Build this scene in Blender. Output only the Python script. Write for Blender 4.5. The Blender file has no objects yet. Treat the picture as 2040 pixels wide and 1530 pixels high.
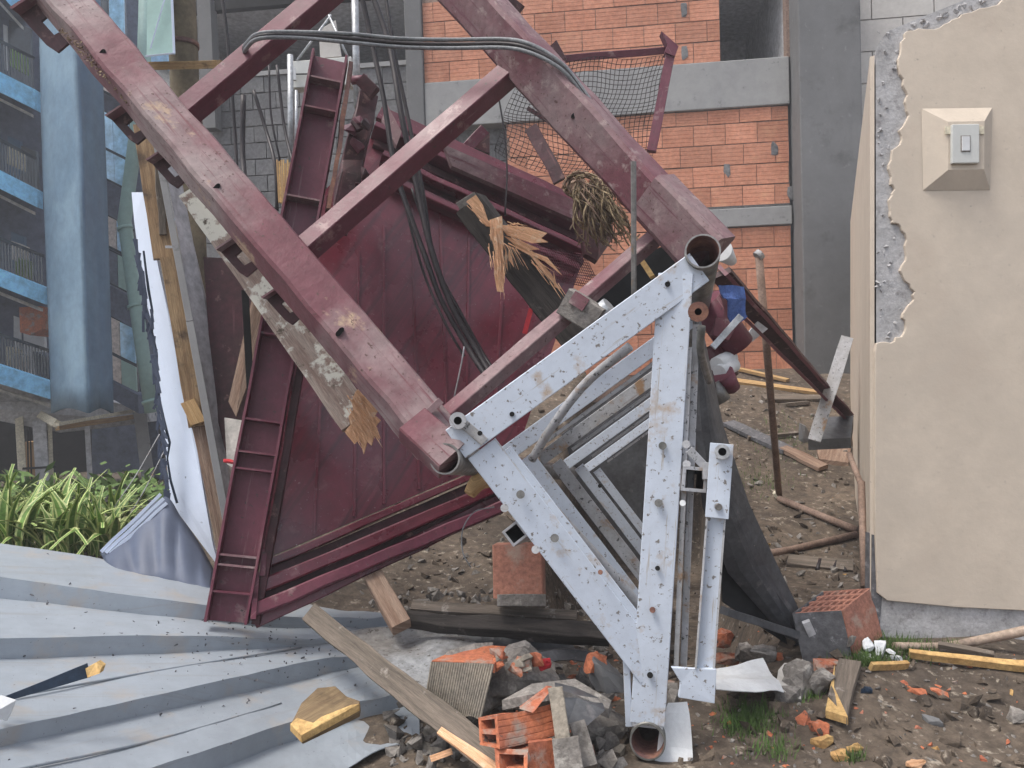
import bpy, bmesh, math, random
import numpy as np
from mathutils import Vector, Matrix, noise
R = math.radians
HAZE = .0075
rnd = random.Random(7)
S = bpy.context.scene
# ------------------------------------------------------------------ camera, sky, sun, exposure
FPX = 1500.0
pitch, roll = math.atan(42/1500), R(1.75)
F = Vector((0, math.cos(pitch), -math.sin(pitch)))
R0 = Vector((1, 0, 0)); U0 = R0.cross(F)
RV = R0*math.cos(roll) - U0*math.sin(roll)
UV = R0*math.sin(roll) + U0*math.cos(roll)
CAM = Vector((0, 0, 1.25))
cd = bpy.data.cameras.new('camera'); cam = bpy.data.objects.new('camera', cd)
S.collection.objects.link(cam); S.camera = cam
cd.sensor_width = 36; cd.lens = FPX/2040*36; cd.clip_start = .05; cd.clip_end = 500
mm = Matrix((RV, UV, -F)).transposed().to_4x4(); mm.translation = CAM
cam.matrix_world = mm
w = bpy.data.worlds.new('World'); S.world = w; w.use_nodes = True
nt = w.node_tree; bg = nt.nodes['Background']
sk = nt.nodes.new('ShaderNodeTexSky'); sk.sky_type = 'NISHITA'; sk.sun_disc = False
SUN_EL, SUN_AZ = R(66), R(246)      # azimuth clockwise from +Y
sk.sun_elevation = SUN_EL; sk.sun_rotation = SUN_AZ
sk.air_density = 1.0; sk.dust_density = 4.0; sk.ozone_density = .6
hs_ = nt.nodes.new('ShaderNodeHueSaturation'); hs_.inputs['Saturation'].default_value = .5; nt.links.new(sk.outputs[0], hs_.inputs['Color']); nt.links.new(hs_.outputs[0], bg.inputs[0]); bg.inputs[1].default_value = .15
sl = bpy.data.lights.new('sun', 'SUN'); sl.energy = 1.35; sl.angle = R(16); sl.color = (1, .95, .88)
so = bpy.data.objects.new('sun', sl); S.collection.objects.link(so)
sd = Vector((math.sin(SUN_AZ)*math.cos(SUN_EL), math.cos(SUN_AZ)*math.cos(SUN_EL), math.sin(SUN_EL)))
so.rotation_euler = sd.to_track_quat('Z', 'Y').to_euler(); so.location = sd*30
S.view_settings.view_transform = 'Standard'; S.view_settings.look = 'None'
S.view_settings.exposure = .90; S.view_settings.gamma = 1
S.view_settings.use_curve_mapping = False

def P(px, py, d):
    px, py, d = float(px), float(py), float(d)
    return CAM + d*(F + (px-1020)/FPX*RV + (765-py)/FPX*UV)
def sm(a, b, x):
    t = min(1, max(0, (x-a)/(b-a))); return t*t*(3-2*t)
def g(x, y):
    z = 1.12*sm(3.7, 8.2, y)**1.0 if y < 8.2 else 1.12
    lf = sm(-1.0, -2.2, x+.25*(y-5))*sm(4.6, 6.0, y); z = z*(1-lf)+lf*-.35
    z += .25*sm(-.4, -1.6, x)*sm(3.0, 4.2, y)*(1-sm(4.8, 6, y))
    if 2.9 < y < 9.5:
        lx = x-.212*y; f_ = sm(2.9, 3.3, y)*(1-sm(8.2, 9.2, y))*sm(.90, .68, -lx if lx < 0 else 0)*(sm(.42, .26, lx) if lx > 0 else 1)
        if f_ > 0:
            zl = P(1338, 965+1195/y, y).z-.10
            z = z*(1-f_)+min(z, zl)*f_
    pit = .0*math.exp(-((x-.75)/.5)**2-((y-3.7)/.75)**2)
    z -= .45*pit
    z += .085*sm(.8, 1.3, x)*sm(2.2, 2.8, y)*(1-sm(3.5, 4.4, y))
    z += .05*noise.noise(Vector((x*.9, y*.9, 3))) + .03*noise.noise(Vector((x*3, y*3, 1))) + .008*noise.noise(Vector((x*14, y*14, 1)))
    return z
def G(px, py, dz=0):
    d = 1.5
    while d < 30:
        p = P(px, py, d)
        if p.z < g(p.x, p.y)+dz: return p, d
        d += .02
    return P(px, py, 8), 8
def GD(px, py): return G(px, py)[1]

# ------------------------------------------------------------------ materials
def M(name, c1, c2=None, scale=6, lo=.42, hi=.6, rough=.7, metal=0, bump=.15, bscale=60, spots=None, spots2=None, grain=None, wave=None, rv=0, detail=6, spec=.3, mott=.22, streak=None):
    m = bpy.data.materials.new(name); m.use_nodes = True
    n = m.node_tree.nodes; L = m.node_tree.links
    b = n['Principled BSDF']; b.inputs['Roughness'].default_value = rough; b.inputs['Metallic'].default_value = metal
    b.inputs['Specular IOR Level'].default_value = spec
    tc = n.new('ShaderNodeTexCoord'); co = tc.outputs['Object']
    if grain:
        mp = n.new('ShaderNodeMapping'); mp.inputs['Scale'].default_value = grain
        L.new(tc.outputs['UV'], mp.inputs[0]); gco = mp.outputs[0]
    else: gco = co
    oi = n.new('ShaderNodeObjectInfo')
    ad = n.new('ShaderNodeVectorMath'); ad.operation = 'MULTIPLY_ADD'
    L.new(oi.outputs['Random'], ad.inputs[0]); ad.inputs[1].default_value = (17, 31, 23); L.new(gco, ad.inputs[2])
    gco = ad.outputs[0]
    def nz(v, s, d=6, r=.6):
        t = n.new('ShaderNodeTexNoise'); t.inputs['Scale'].default_value = s; t.inputs['Detail'].default_value = d
        t.inputs['Roughness'].default_value = r; L.new(v, t.inputs[0]); return t.outputs[0]
    def rm(v, a, bb, x0=0, x1=1):
        t = n.new('ShaderNodeMapRange'); t.inputs[1].default_value = a; t.inputs[2].default_value = bb
        t.inputs[3].default_value = x0; t.inputs[4].default_value = x1; L.new(v, t.inputs[0]); return t.outputs[0]
    def mix(f, a, bb, mode='MIX'):
        t = n.new('ShaderNodeMix'); t.data_type = 'RGBA'; t.blend_type = mode
        if isinstance(f, float): t.inputs[0].default_value = f
        else: L.new(f, t.inputs[0])
        for k, v in ((6, a), (7, bb)):
            if isinstance(v, tuple): t.inputs[k].default_value = (*v, 1)
            else: L.new(v, t.inputs[k])
        return t.outputs[2]
    c2 = c2 or tuple(x*.8 for x in c1)
    n1 = nz(gco, scale, detail)
    c = mix(rm(n1, lo, hi), c1, c2)
    f2 = nz(gco if grain else ad.outputs[0], scale*9, 4, .7)
    c = mix(1.0, c, mix(rm(f2, .3, .7), (1-mott*1.6,)*3, (1+mott*1.2,)*3), 'MULTIPLY')
    for sp in (spots, spots2):
        if sp:
            col, ssc, a, bb = sp
            c = mix(rm(nz(ad.outputs[0] if not grain else co, ssc, 5, .65), a, bb), c, col)
    if streak:
        scol, sscale, slo, shi = streak; sm_ = n.new('ShaderNodeMapping'); sm_.inputs['Scale'].default_value = sscale
        L.new(tc.outputs['UV'], sm_.inputs[0]); sa = n.new('ShaderNodeVectorMath'); sa.operation = 'MULTIPLY_ADD'
        L.new(oi.outputs['Random'], sa.inputs[0]); sa.inputs[1].default_value = (7, 9, 5); L.new(sm_.outputs[0], sa.inputs[2])
        c = mix(rm(nz(sa.outputs[0], 1, 6, .7), slo, shi), c, scol)
    if rv:
        hs = n.new('ShaderNodeHueSaturation'); L.new(c, hs.inputs['Color'])
        L.new(rm(oi.outputs['Random'], 0, 1, 1-rv, 1+rv), hs.inputs['Value']); c = hs.outputs[0]
    L.new(c, b.inputs['Base Color'])
    L.new(rm(n1, .3, .7, max(.05, rough-.12), min(1, rough+.12)), b.inputs['Roughness'])
    bp = n.new('ShaderNodeBump'); bp.inputs['Strength'].default_value = bump; bp.inputs['Distance'].default_value = .01
    bn = nz(gco, bscale, 5, .65)
    if wave:
        wv = n.new('ShaderNodeTexWave'); wv.wave_type = 'BANDS'; wv.bands_direction = 'Y'; wv.inputs['Scale'].default_value = wave
        L.new(tc.outputs['UV'], wv.inputs[0]); mx = n.new('ShaderNodeMath'); mx.operation = 'MULTIPLY_ADD'
        L.new(wv.outputs[1], mx.inputs[0]); mx.inputs[1].default_value = .8; L.new(bn, mx.inputs[2]); bn = mx.outputs[0]
    L.new(bn, bp.inputs['Height']); L.new(bp.outputs[0], b.inputs['Normal'])
    return m
MAR = (.108, .020, .037); DUST = (.44, .27, .29)
m_mar = M('maroon_paint', MAR, (.14, .038, .056), 3, .4, .65, rough=.48, bump=.12, mott=.12, spots=((.25, .15, .15), 11, .60, .70), spots2=((.05, .03, .03), 44, .62, .67), spec=.4, streak=((.22, .11, .115), (2.5, 50, 1), .60, .70))
m_mard = M('dusty_maroon_paint', (.148, .055, .068), (.225, .16, .163), 3, .40, .62, rough=.62, bump=.2, mott=.14, spots=((.31, .24, .23), 16, .57, .70), spots2=((.09, .05, .045), 70, .61, .66), streak=((.11, .035, .05), (2.2, 45, 1), .56, .68))
m_marr = M('scraped_maroon_paint', (.15, .056, .068), (.275, .215, .212), 1.5, .42, .58, rough=.65, bump=.3, mott=.14, spots=((.40, .29, .20), 5, .60, .68), spots2=((.09, .05, .045), 60, .62, .66), streak=((.15, .055, .065), (2.2, 45, 1), .55, .68))
m_marp = M('maroon_panel_paint', (.098, .011, .021), (.125, .017, .030), 2.5, .4, .65, rough=.27, bump=.08, bscale=14, mott=.14, spots=((.19, .08, .085), 9, .60, .76), spots2=((.26, .19, .19), 80, .65, .70), spec=.6, streak=((.05, .009, .014), (.8, 26, 1), .50, .66))
m_mark = M('dark_maroon_paint', (.06, .014, .020), (.038, .018, .018), 4, .4, .65, rough=.5, bump=.2, spots=((.16, .09, .08), 20, .60, .70), streak=((.13, .05, .055), (3, 50, 1), .60, .70))  # darker maroon, also on the low strips between the panel's ribs
m_rustm = M('rusty_purple_steel', (.12, .06, .055), (.20, .10, .07), 8, rough=.8, bump=.3)
m_charw = M('charred_wood', (.045, .038, .034), (.025, .022, .02), 1, grain=(3, 40, 1), rough=.9, bump=.5, bscale=3, spots=((.13, .11, .10), 16, .6, .72))
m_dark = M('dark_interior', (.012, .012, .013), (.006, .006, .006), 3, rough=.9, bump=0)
m_hole = M('hole_shade', (.01, .01, .01), rough=1, bump=0)  # black stands in for the shade inside holes and bores
m_white = M('white_mast_paint', (.50, .555, .64), (.46, .505, .575), 2.5, .4, .75, rough=.5, bump=.10, bscale=30, mott=.04, spots=((.17, .155, .145), 60, .605, .64), spots2=((.38, .30, .23), 9, .585, .72), spec=.4, streak=((.36, .33, .30), (3, 55, 1), .60, .68))
m_whited = M('dirty_white_paint', (.42, .43, .455), (.31, .305, .30), 5, .42, .66, rough=.6, bump=.2, mott=.10, spots=((.08, .08, .08), 55, .60, .64), spots2=((.30, .19, .11), 10, .58, .68), streak=((.22, .19, .17), (3, 50, 1), .58, .68))
m_steel = M('grey_steel_tube', (.22, .21, .20), (.14, .14, .13), 5, rough=.42, metal=.5, bump=.08, spots=((.25, .18, .12), 12, .62, .72))
m_alu = M('pale_steel', (.5, .52, .54), (.36, .37, .38), 6, rough=.35, metal=.4, bump=.08)
m_sheet = M('galvanised_sheet', (.31, .347, .388), (.275, .307, .343), 1.6, .4, .65, rough=.5, metal=.1, bump=.05, bscale=20, mott=.05, spots=((.34, .32, .30), 5.5, .54, .70), spots2=((.12, .11, .10), 75, .66, .70), spec=.5, streak=((.27, .28, .29), (1.2, 30, 1), .55, .68))
m_sheetd = M('muddy_sheet', (.30, .31, .32), (.20, .19, .18), 4, .4, .62, rough=.6, metal=.1, bump=.25, spots=((.07, .06, .05), 40, .58, .64))
m_darksheet = M('dark_grey_sheet', (.085, .088, .095), (.055, .055, .06), 3, rough=.45, bump=.12, spots=((.17, .16, .16), 10, .6, .75), spots2=((.22, .2, .18), 60, .68, .72))
m_plaster = M('beige_plaster', (.56, .485, .40), (.52, .45, .37), .9, .3, .75, rough=.88, bump=.14, bscale=28, mott=.05, spots=((.46, .38, .31), 2.2, .55, .80), spots2=((.38, .33, .28), 46, .655, .71), streak=((.49, .43, .36), (1.1, 9, 1), .50, .72))
m_cream = M('cream_paint', (.62, .57, .44), (.55, .5, .38), 5, rough=.8, bump=.1)
m_rough = M('broken_render', (.36, .355, .355), (.44, .435, .44), 9, .4, .6, rough=.95, bump=.45, bscale=38, mott=.12, spots=((.22, .21, .21), 20, .56, .70))
m_base = M('dark_concrete_base', (.085, .085, .09), (.14, .14, .15), 4, .4, .65, rough=.95, bump=.6, bscale=30, spots=((.30, .30, .31), 18, .60, .72))
m_conc = M('dark_smooth_concrete', (.155, .156, .158), (.13, .131, .133), .8, .3, .75, rough=.85, bump=.08, mott=.06, spots=((.19, .19, .19), 14, .62, .72), spots2=((.085, .085, .085), 3, .58, .75), streak=((.17, .17, .172), (1, 14, 1), .55, .7))
m_concl = M('pale_concrete', (.31, .31, .305), (.24, .24, .243), 1.0, .35, .7, rough=.9, bump=.1, mott=.06, spots=((.14, .14, .14), 8, .62, .72))
m_brick = M('terracotta_block', (.54, .25, .16), (.46, .20, .125), 3, .35, .65, rough=.9, bump=.3, bscale=30, rv=.16, mott=.14, spots=((.55, .28, .17), 5, .57, .72))
m_greyblk = M('grey_block', (.13, .13, .135), (.17, .17, .172), 3, rough=.95, bump=.4, rv=.12, spots=((.10, .10, .10), 14, .62, .7))
m_paleblk = M('pale_block', (.52, .50, .47), (.47, .45, .43), 2, rough=.95, bump=.15, rv=.05, mott=.06)
m_mortar = M('mortar', (.22, .15, .12), (.28, .2, .16), 6, rough=1, bump=.5)
m_mortarg = M('grey_mortar', (.09, .09, .09), (.12, .12, .12), 6, rough=1, bump=.5)
m_orange = M('broken_terracotta', (.50, .165, .08), (.36, .12, .07), 8, .4, .62, rough=.95, bump=.5, spots=((.30, .245, .205), 9, .53, .64), spots2=((.10, .07, .06), 34, .60, .66))
m_brickr = M('dusty_brick', (.36, .165, .115), (.29, .135, .10), 6, rough=.95, bump=.4, spots=((.34, .25, .20), 9, .56, .7))
m_ridged = M('ridged_mortar', (.30, .265, .215), (.24, .215, .18), 8, rough=1, bump=.6, bscale=30)
m_rubble = M('grey_rubble', (.26, .24, .22), (.17, .155, .14), 7, rough=1, bump=.7, bscale=45, spots=((.35, .33, .30), 22, .56, .68), rv=.2)
m_ground = M('dirt_ground', (.125, .097, .073), (.072, .057, .045), 2.2, .38, .64, rough=1, bump=1.0, bscale=30, mott=.3, spots=((.30, .26, .21), 22, .58, .68), spots2=((.06, .05, .04), 9, .56, .70))
m_wood = M('weathered_wood', (.19, .155, .125), (.10, .085, .07), 1, .35, .65, grain=(2.5, 45, 1), rough=.9, bump=.5, bscale=3, spots=((.30, .27, .24), 14, .6, .7))
m_woody = M('yellow_wood', (.46, .31, .15), (.33, .20, .09), 1, .35, .65, grain=(2.5, 50, 1), rough=.8, bump=.4, bscale=3, spots=((.16, .10, .05), 9, .60, .72))
m_woodb = M('brown_board', (.34, .235, .13), (.20, .125, .07), 1, .35, .65, grain=(2.2, 45, 1), rough=.85, bump=.4, bscale=3, spots=((.09, .06, .04), 7, .52, .64))
m_fresh = M('fresh_split_wood', (.88, .54, .33), (.68, .37, .20), 1, .35, .65, grain=(3, 90, 1), rough=.85, bump=1.0, bscale=3, rv=.15, spots=((.80, .58, .40), 22, .56, .64))
m_flake = M('flaking_painted_wood', (.24, .17, .14), (.33, .27, .23), 1, .4, .6, grain=(3, 22, 1), rough=.9, bump=.4, bscale=3, spots=((.60, .59, .52), 6.5, .49, .535), spots2=((.10, .08, .06), 22, .60, .68))
m_woodd = M('dark_wedge_wood', (.25, .18, .10), (.16, .11, .065), 1, .35, .65, grain=(2.2, 45, 1), rough=.9, bump=.5, bscale=3, spots=((.12, .085, .05), 9, .52, .66))
m_rwood = M('reddish_rotten_wood', (.19, .12, .085), (.28, .20, .15), 1, .4, .6, grain=(3, 40, 1), rough=.95, bump=.5, bscale=3)
m_blk = M('black_rubber', (.022, .018, .020), (.035, .028, .03), 6, rough=.45, bump=.05)
m_gcab = M('grey_cable', (.15, .16, .17), (.22, .23, .24), 12, rough=.5, bump=.2)
m_rope = M('straw', (.40, .31, .19), (.14, .10, .06), 20, rough=.9, bump=.4)
m_pipe = M('rusty_pipe', (.27, .19, .15), (.19, .13, .10), 9, rough=.75, bump=.25)
m_bamb = M('bamboo', (.36, .28, .22), (.26, .20, .16), 7, rough=.7, bump=.2)
m_net = M('net_cord', (.045, .035, .035), rough=.8, bump=0)
m_leafa = M('leaf_green', (.14, .25, .055), (.09, .17, .035), 5, rough=.5, bump=.1, rv=.25)
m_leafb = M('leaf_margin_cream', (.50, .54, .24), (.38, .45, .16), 5, rough=.5, bump=.1, rv=.15)
m_grass = M('short_grass', (.11, .19, .05), (.075, .12, .035), 5, rough=.8, bump=.1)
m_bl_sky = M('sky_blue_paint', (.30, .66, .95), (.28, .62, .92), 1, rough=.6, bump=.03)
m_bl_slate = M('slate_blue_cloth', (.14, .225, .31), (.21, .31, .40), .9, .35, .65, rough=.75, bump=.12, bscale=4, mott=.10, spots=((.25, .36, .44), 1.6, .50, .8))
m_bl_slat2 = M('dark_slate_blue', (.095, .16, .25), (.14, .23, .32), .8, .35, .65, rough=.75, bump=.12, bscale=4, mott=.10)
m_navy = M('navy_wall', (.12, .145, .21), (.10, .125, .175), 1, rough=.7, bump=.03)
m_cham = M('grey_soffit', (.52, .52, .53), (.45, .45, .46), 2, rough=.9, bump=.1)
m_pwhite = M('pale_wall', (.60, .57, .52), (.5, .47, .43), 2, rough=.8, bump=.05)
m_curt = M('pink_white_blind', (.62, .54, .50), (.55, .48, .46), 3, rough=.8, bump=.05)
m_glass = M('blue_window_glass', (.36, .62, .84), (.28, .50, .72), 1, rough=.12, bump=0, spec=.7)
m_glassd = M('dark_window_glass', (.03, .045, .06), (.05, .07, .09), 1, rough=.1, bump=0, spec=.7)
m_teal = M('pale_green_pipe', (.34, .50, .46), (.30, .44, .41), 2, rough=.6, bump=.02, mott=.06)
m_wpanel = M('bluish_white_panel', (.62, .69, .82), (.58, .65, .78), 2, rough=.5, mott=.02, bump=.05, spots=((.2, .22, .27), 30, .68, .72))
m_tarp = M('grey_blue_tarp', (.06, .075, .115), (.09, .11, .16), 2.0, mott=.04, rough=.5, bump=.05, bscale=12)
m_bluec = M('blue_cloth', (.10, .17, .42), (.07, .12, .32), 8, rough=.9, bump=.4)
m_whitep = M('white_plastic', (.66, .68, .69), (.58, .59, .60), 8, rough=.5, bump=.05, mott=.04)
m_red = M('red_plastic', (.5, .03, .04), rough=.5)
m_switch = M('switch_grey', (.54, .55, .53), (.51, .52, .50), 6, rough=.45, bump=.01, mott=.02)
m_pole = M('olive_pole', (.17, .135, .085), (.11, .09, .06), 2, rough=.9, bump=.2)
m_yell = M('yellow_chip', (.54, .36, .15), (.42, .25, .10), 6, rough=.9, bump=.4)
m_navyp = M('navy_strip', (.02, .035, .06), rough=.5)

# ------------------------------------------------------------------ mesh builder
class MB:
    def __init__(s): s.v = []; s.f = []; s.mi = []; s.sm = []
    def add(s, vs, fs, mi=0, smooth=False):
        k = len(s.v); s.v += [Vector(v) for v in vs]
        for f in fs: s.f.append([i+k for i in f]); s.mi.append(mi); s.sm.append(smooth)
        return s
    def beam(s, p0, p1, w, t, roll=0, n=1, nz=0, ch=.06, w1=None, t1=None, mi=0, ref=None, cap=True, bend=None):
        p0 = Vector(p0); p1 = Vector(p1); a = (p1-p0).normalized()
        v = Vector(ref) if ref is not None else CAM-(p0+p1)/2
        v = (v-a*v.dot(a)).normalized(); v = Matrix.Rotation(roll, 3, a) @ v; sd = a.cross(v)
        w1 = w1 or w; t1 = t1 or t; c = ch; vs = []
        for i in range(n+1):
            k = i/n; W = (w+(w1-w)*k)/2; T = (t+(t1-t)*k)/2; cc = c*min(W, T)*2
            o = p0.lerp(p1, k)
            if bend is not None: o = o+Vector(bend)*math.sin(k*math.pi)
            for x, y in ((W-cc, T), (W, T-cc), (W, -T+cc), (W-cc, -T), (-W+cc, -T), (-W, -T+cc), (-W, T-cc), (-W+cc, T)):
                q = o+sd*x+v*y
                if nz: q = q+nz*noise.noise_vector(q*7)
                vs.append(q)
        fs = [[8*i+j, 8*i+(j+1) % 8, 8*i+8+(j+1) % 8, 8*i+8+j] for i in range(n) for j in range(8)]
        if cap: fs += [list(range(7, -1, -1)), [8*n+j for j in range(8)]]
        return s.add(vs, fs, mi)
    def channel(s, p0, p1, w, t, th, roll=0, n=1, nz=0):
        # U section open to the viewer: web at the back, two flanges
        p0 = Vector(p0); p1 = Vector(p1); a = (p1-p0).normalized(); v = CAM-(p0+p1)/2
        v = (v-a*v.dot(a)).normalized(); v = Matrix.Rotation(roll, 3, a) @ v; sd = a.cross(v)
        s.beam(p0-v*(t/2-th/2), p1-v*(t/2-th/2), w, th, ref=v, n=n, nz=nz)
        for k in (-1, 1): s.beam(p0+sd*k*(w/2-th/2)+v*th/2, p1+sd*k*(w/2-th/2)+v*th/2, th, t-th-.002, ref=v, n=n, nz=nz)
        return a, v, sd
    def prism(s, pts, vec, mi=0, ms=None):
        pts = [Vector(p) for p in pts]; vec = Vector(vec); n = len(pts)
        s.add(pts+[p+vec for p in pts], [list(range(n))], mi)
        k = len(s.v)-2*n
        s.f.append([k+n+i for i in range(n-1, -1, -1)]); s.mi.append(mi); s.sm.append(False)
        for i in range(n):
            j = (i+1) % n; s.f.append([k+i, k+n+i, k+n+j, k+j]); s.mi.append(mi if ms is None else ms); s.sm.append(False)
        return s
    def tube(s, pts, r, n=10, r1=None, inner=0, mi=0, imi=1):
        pts = [Vector(p) for p in pts]; m = len(pts); r1 = r1 or r
        t0 = (pts[1]-pts[0]).normalized(); u = t0.orthogonal().normalized(); fr = []
        for i in range(m):
            t = (pts[min(i+1, m-1)]-pts[max(i-1, 0)]).normalized()
            u = (u-t*u.dot(t)).normalized(); fr.append((u.copy(), t.cross(u)))
        def rings(rr, rr1):
            return [pts[i]+(fr[i][0]*math.cos(2*math.pi*j/n)+fr[i][1]*math.sin(2*math.pi*j/n))*(rr+(rr1-rr)*i/(m-1)) for i in range(m) for j in range(n)]
        fs = [[n*i+j, n*i+(j+1) % n, n*i+n+(j+1) % n, n*i+n+j] for i in range(m-1) for j in range(n)]
        k = len(s.v); s.add(rings(r, r1), fs, mi, True)
        if inner:
            k2 = len(s.v); s.add(rings(inner, inner*r1/r), [f[::-1] for f in fs], imi, True)
            for e in (0, n*(m-1)):
                for j in range(n):
                    q = [k+e+j, k+e+(j+1) % n, k2+e+(j+1) % n, k2+e+j]
                    s.f.append(q if e else q[::-1]); s.mi.append(mi); s.sm.append(False)
        else:
            s.f.append([k+j for j in range(n-1, -1, -1)]); s.mi.append(mi); s.sm.append(False)
            s.f.append([k+n*(m-1)+j for j in range(n)]); s.mi.append(mi); s.sm.append(False)
        return s
    def grid(s, rows, mi=0, smooth=True):
        m = len(rows); n = len(rows[0])
        return s.add([p for r in rows for p in r], [[n*i+j, n*i+j+1, n*i+n+j+1, n*i+n+j] for i in range(m-1) for j in range(n-1)], mi, smooth)
    def rock(s, c, size, seed, mi=0, n=16, rot=None):
        rr = random.Random(seed); bm = bmesh.new(); q = Matrix.Rotation(rr.uniform(0, 6), 3, Vector((rr.uniform(-1, 1), rr.uniform(-1, 1), rr.uniform(.2, 1)))) if rot is None else rot
        for _ in range(n):
            v = Vector((rr.uniform(-1, 1), rr.uniform(-1, 1), rr.uniform(-1, 1)))
            mxx = max(abs(v.x), abs(v.y), abs(v.z)); v = v.lerp(v/mxx, .6) if mxx > .01 else v
            v = Vector((v.x*size[0]/2, v.y*size[1]/2, v.z*size[2]/2)); bm.verts.new(q @ v+Vector(c))
        r = bmesh.ops.convex_hull(bm, input=bm.verts)
        bmesh.ops.delete(bm, geom=list({e for e in r['geom_interior']+r['geom_unused'] if isinstance(e, bmesh.types.BMVert)}), context='VERTS')
        if n >= 18:
            bmesh.ops.subdivide_edges(bm, edges=bm.edges, cuts=2, use_grid_fill=True); bmesh.ops.triangulate(bm, faces=bm.faces); amp = min(size)*.10
            for v in bm.verts: v.co += noise.noise_vector(v.co*(1.6/max(size)*3))*amp+noise.noise_vector(v.co*60)*amp*.35
        bm.verts.index_update(); vs = [v.co.copy() for v in bm.verts]; fs = [[v.index for v in f.verts] for f in bm.faces]; bm.free()
        return s.add(vs, fs, mi)
    def build(s, name, mat, parent=None, axis=None, solid=0, sub=0, bev=0, origin=None):
        mats = mat if isinstance(mat, (list, tuple)) else [mat]
        pl = parent_loc(parent) if parent else None
        a = np.array([tuple(v) for v in s.v])
        if pl is None:
            pl = Vector(origin) if origin is not None else Vector(((a[:, 0].min()+a[:, 0].max())/2, (a[:, 1].min()+a[:, 1].max())/2, a[:, 2].min()))
        me = bpy.data.meshes.new(name); me.from_pydata([tuple(v-pl) for v in s.v], [], s.f)
        for mt in mats: me.materials.append(mt)
        me.polygons.foreach_set('material_index', s.mi); me.polygons.foreach_set('use_smooth', s.sm)
        if axis is None:
            c = a-a.mean(0); ev, vec = np.linalg.eigh(c.T@c); A = vec.T[::-1]
        else:
            x = Vector(axis).normalized(); o = x.orthogonal().normalized(); A = np.array([tuple(x), tuple(o), tuple(x.cross(o))])
        uvl = me.uv_layers.new(name='UVMap'); li = np.empty(len(me.loops), int); me.loops.foreach_get('vertex_index', li)
        co = a[li]; uv = np.stack([co@A[0], co@A[1]+co@A[2]], 1)
        uvl.data.foreach_set('uv', uv.ravel().astype(float)); me.update()
        o = bpy.data.objects.new(name, me); S.collection.objects.link(o)
        if parent: o.parent = parent
        else: o.location = pl
        if sub:
            md = o.modifiers.new('sub', 'SUBSURF'); md.levels = sub; md.render_levels = sub
        if solid:
            md = o.modifiers.new('solid', 'SOLIDIFY'); md.thickness = solid; md.offset = 0
        if bev:
            md = o.modifiers.new('bev', 'BEVEL'); md.width = bev; md.segments = 2; md.limit_method = 'ANGLE'
        return o
def parent_loc(o):
    v = Vector((0, 0, 0))
    while o: v += o.location; o = o.parent
    return v
def tag(o, label, cat, group=None):
    o['label'] = label; o['category'] = cat
    if group: o['group'] = group
    return o
def thing(name, label, cat, loc, group=None):
    o = bpy.data.objects.new(name, None); S.collection.objects.link(o); o.location = loc; o.empty_display_size = .1
    return tag(o, label, cat, group)
def kind(o, k): o['kind'] = k; return o
def spl(pts, k=6):
    pts = [Vector(p) for p in pts]; out = []
    q = [2*pts[0]-pts[1]]+pts+[2*pts[-1]-pts[-2]]
    for i in range(1, len(q)-2):
        a, b, c, d = q[i-1:i+3]
        for j in range(k):
            t = j/k; out.append(.5*((2*b)+(c-a)*t+(2*a-5*b+4*c-d)*t*t+(3*b-a-3*c+d)*t**3))
    out.append(pts[-1]); return out
def PP(*t): return [P(*x) for x in t]
def px(n, d): return n*d/FPX       # pixels at depth d -> metres
BACK = lambda d: F*d

# ------------------------------------------------------------------ ground
gb = MB(); xs = sorted(set([-60, -30, -15, -9]+[round(-6+i*.06, 3) for i in range(201)]+[9, 15, 30, 60])); ys = sorted(set([-20, -5]+[round(.6+i*.06, 3) for i in range(140)]+[12, 20, 40, 90]))
gb.grid([[Vector((x, y, g(x, y))) for x in xs] for y in ys])
kind(gb.build('ground', m_ground, origin=(0, 0, 0)), 'structure')

# ------------------------------------------------------------------ unfinished building behind
ang = R(6.5); wu = Vector((-math.cos(ang), math.sin(ang), 0)); wn = Vector((-math.sin(ang), -math.cos(ang), 0))
W0 = P(1582, 700, 7.8); W0.z = 0
def onw(px_, py_, off=0):
    d = P(px_, py_, 1)-CAM; o = W0+wn*off
    t = (o-CAM).dot(wn)/d.dot(wn); p = CAM+d*t-W0; return p.dot(wu), p.z
def wp(u, z, off=0): return W0+wu*u+wn*off+Vector((0, 0, z))
bld = thing('unfinished_building', 'unfinished building of terracotta and grey blocks with concrete columns', 'building', wp(2.5, 1.0))
def wbox(name, u0, u1, z0, z1, o0, o1, mat, par=bld, bev=0):
    return MB().prism([wp(u0, z0, o1), wp(u1, z0, o1), wp(u1, z1, o1), wp(u0, z1, o1)], wn*(o0-o1)).build(name, mat, par, axis=wu, bev=bev)
BL, BH = .322, .2155
beam_b = onw(1578, 208)[1]; beam_t = onw(1578, 113)[1]
uL = onw(1010, 300)[0]; uLL = onw(842, 50)[0]; uFL = onw(330, 100)[0]
win0, win1 = onw(1573, 50)[0], onw(1434, 50)[0]; winb = beam_t+.02
lz1 = onw(1578, 410)[1]; lz0 = onw(1578, 447)[1]; lu = onw(1400, 430)[0]
ZT = 5.4
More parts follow.
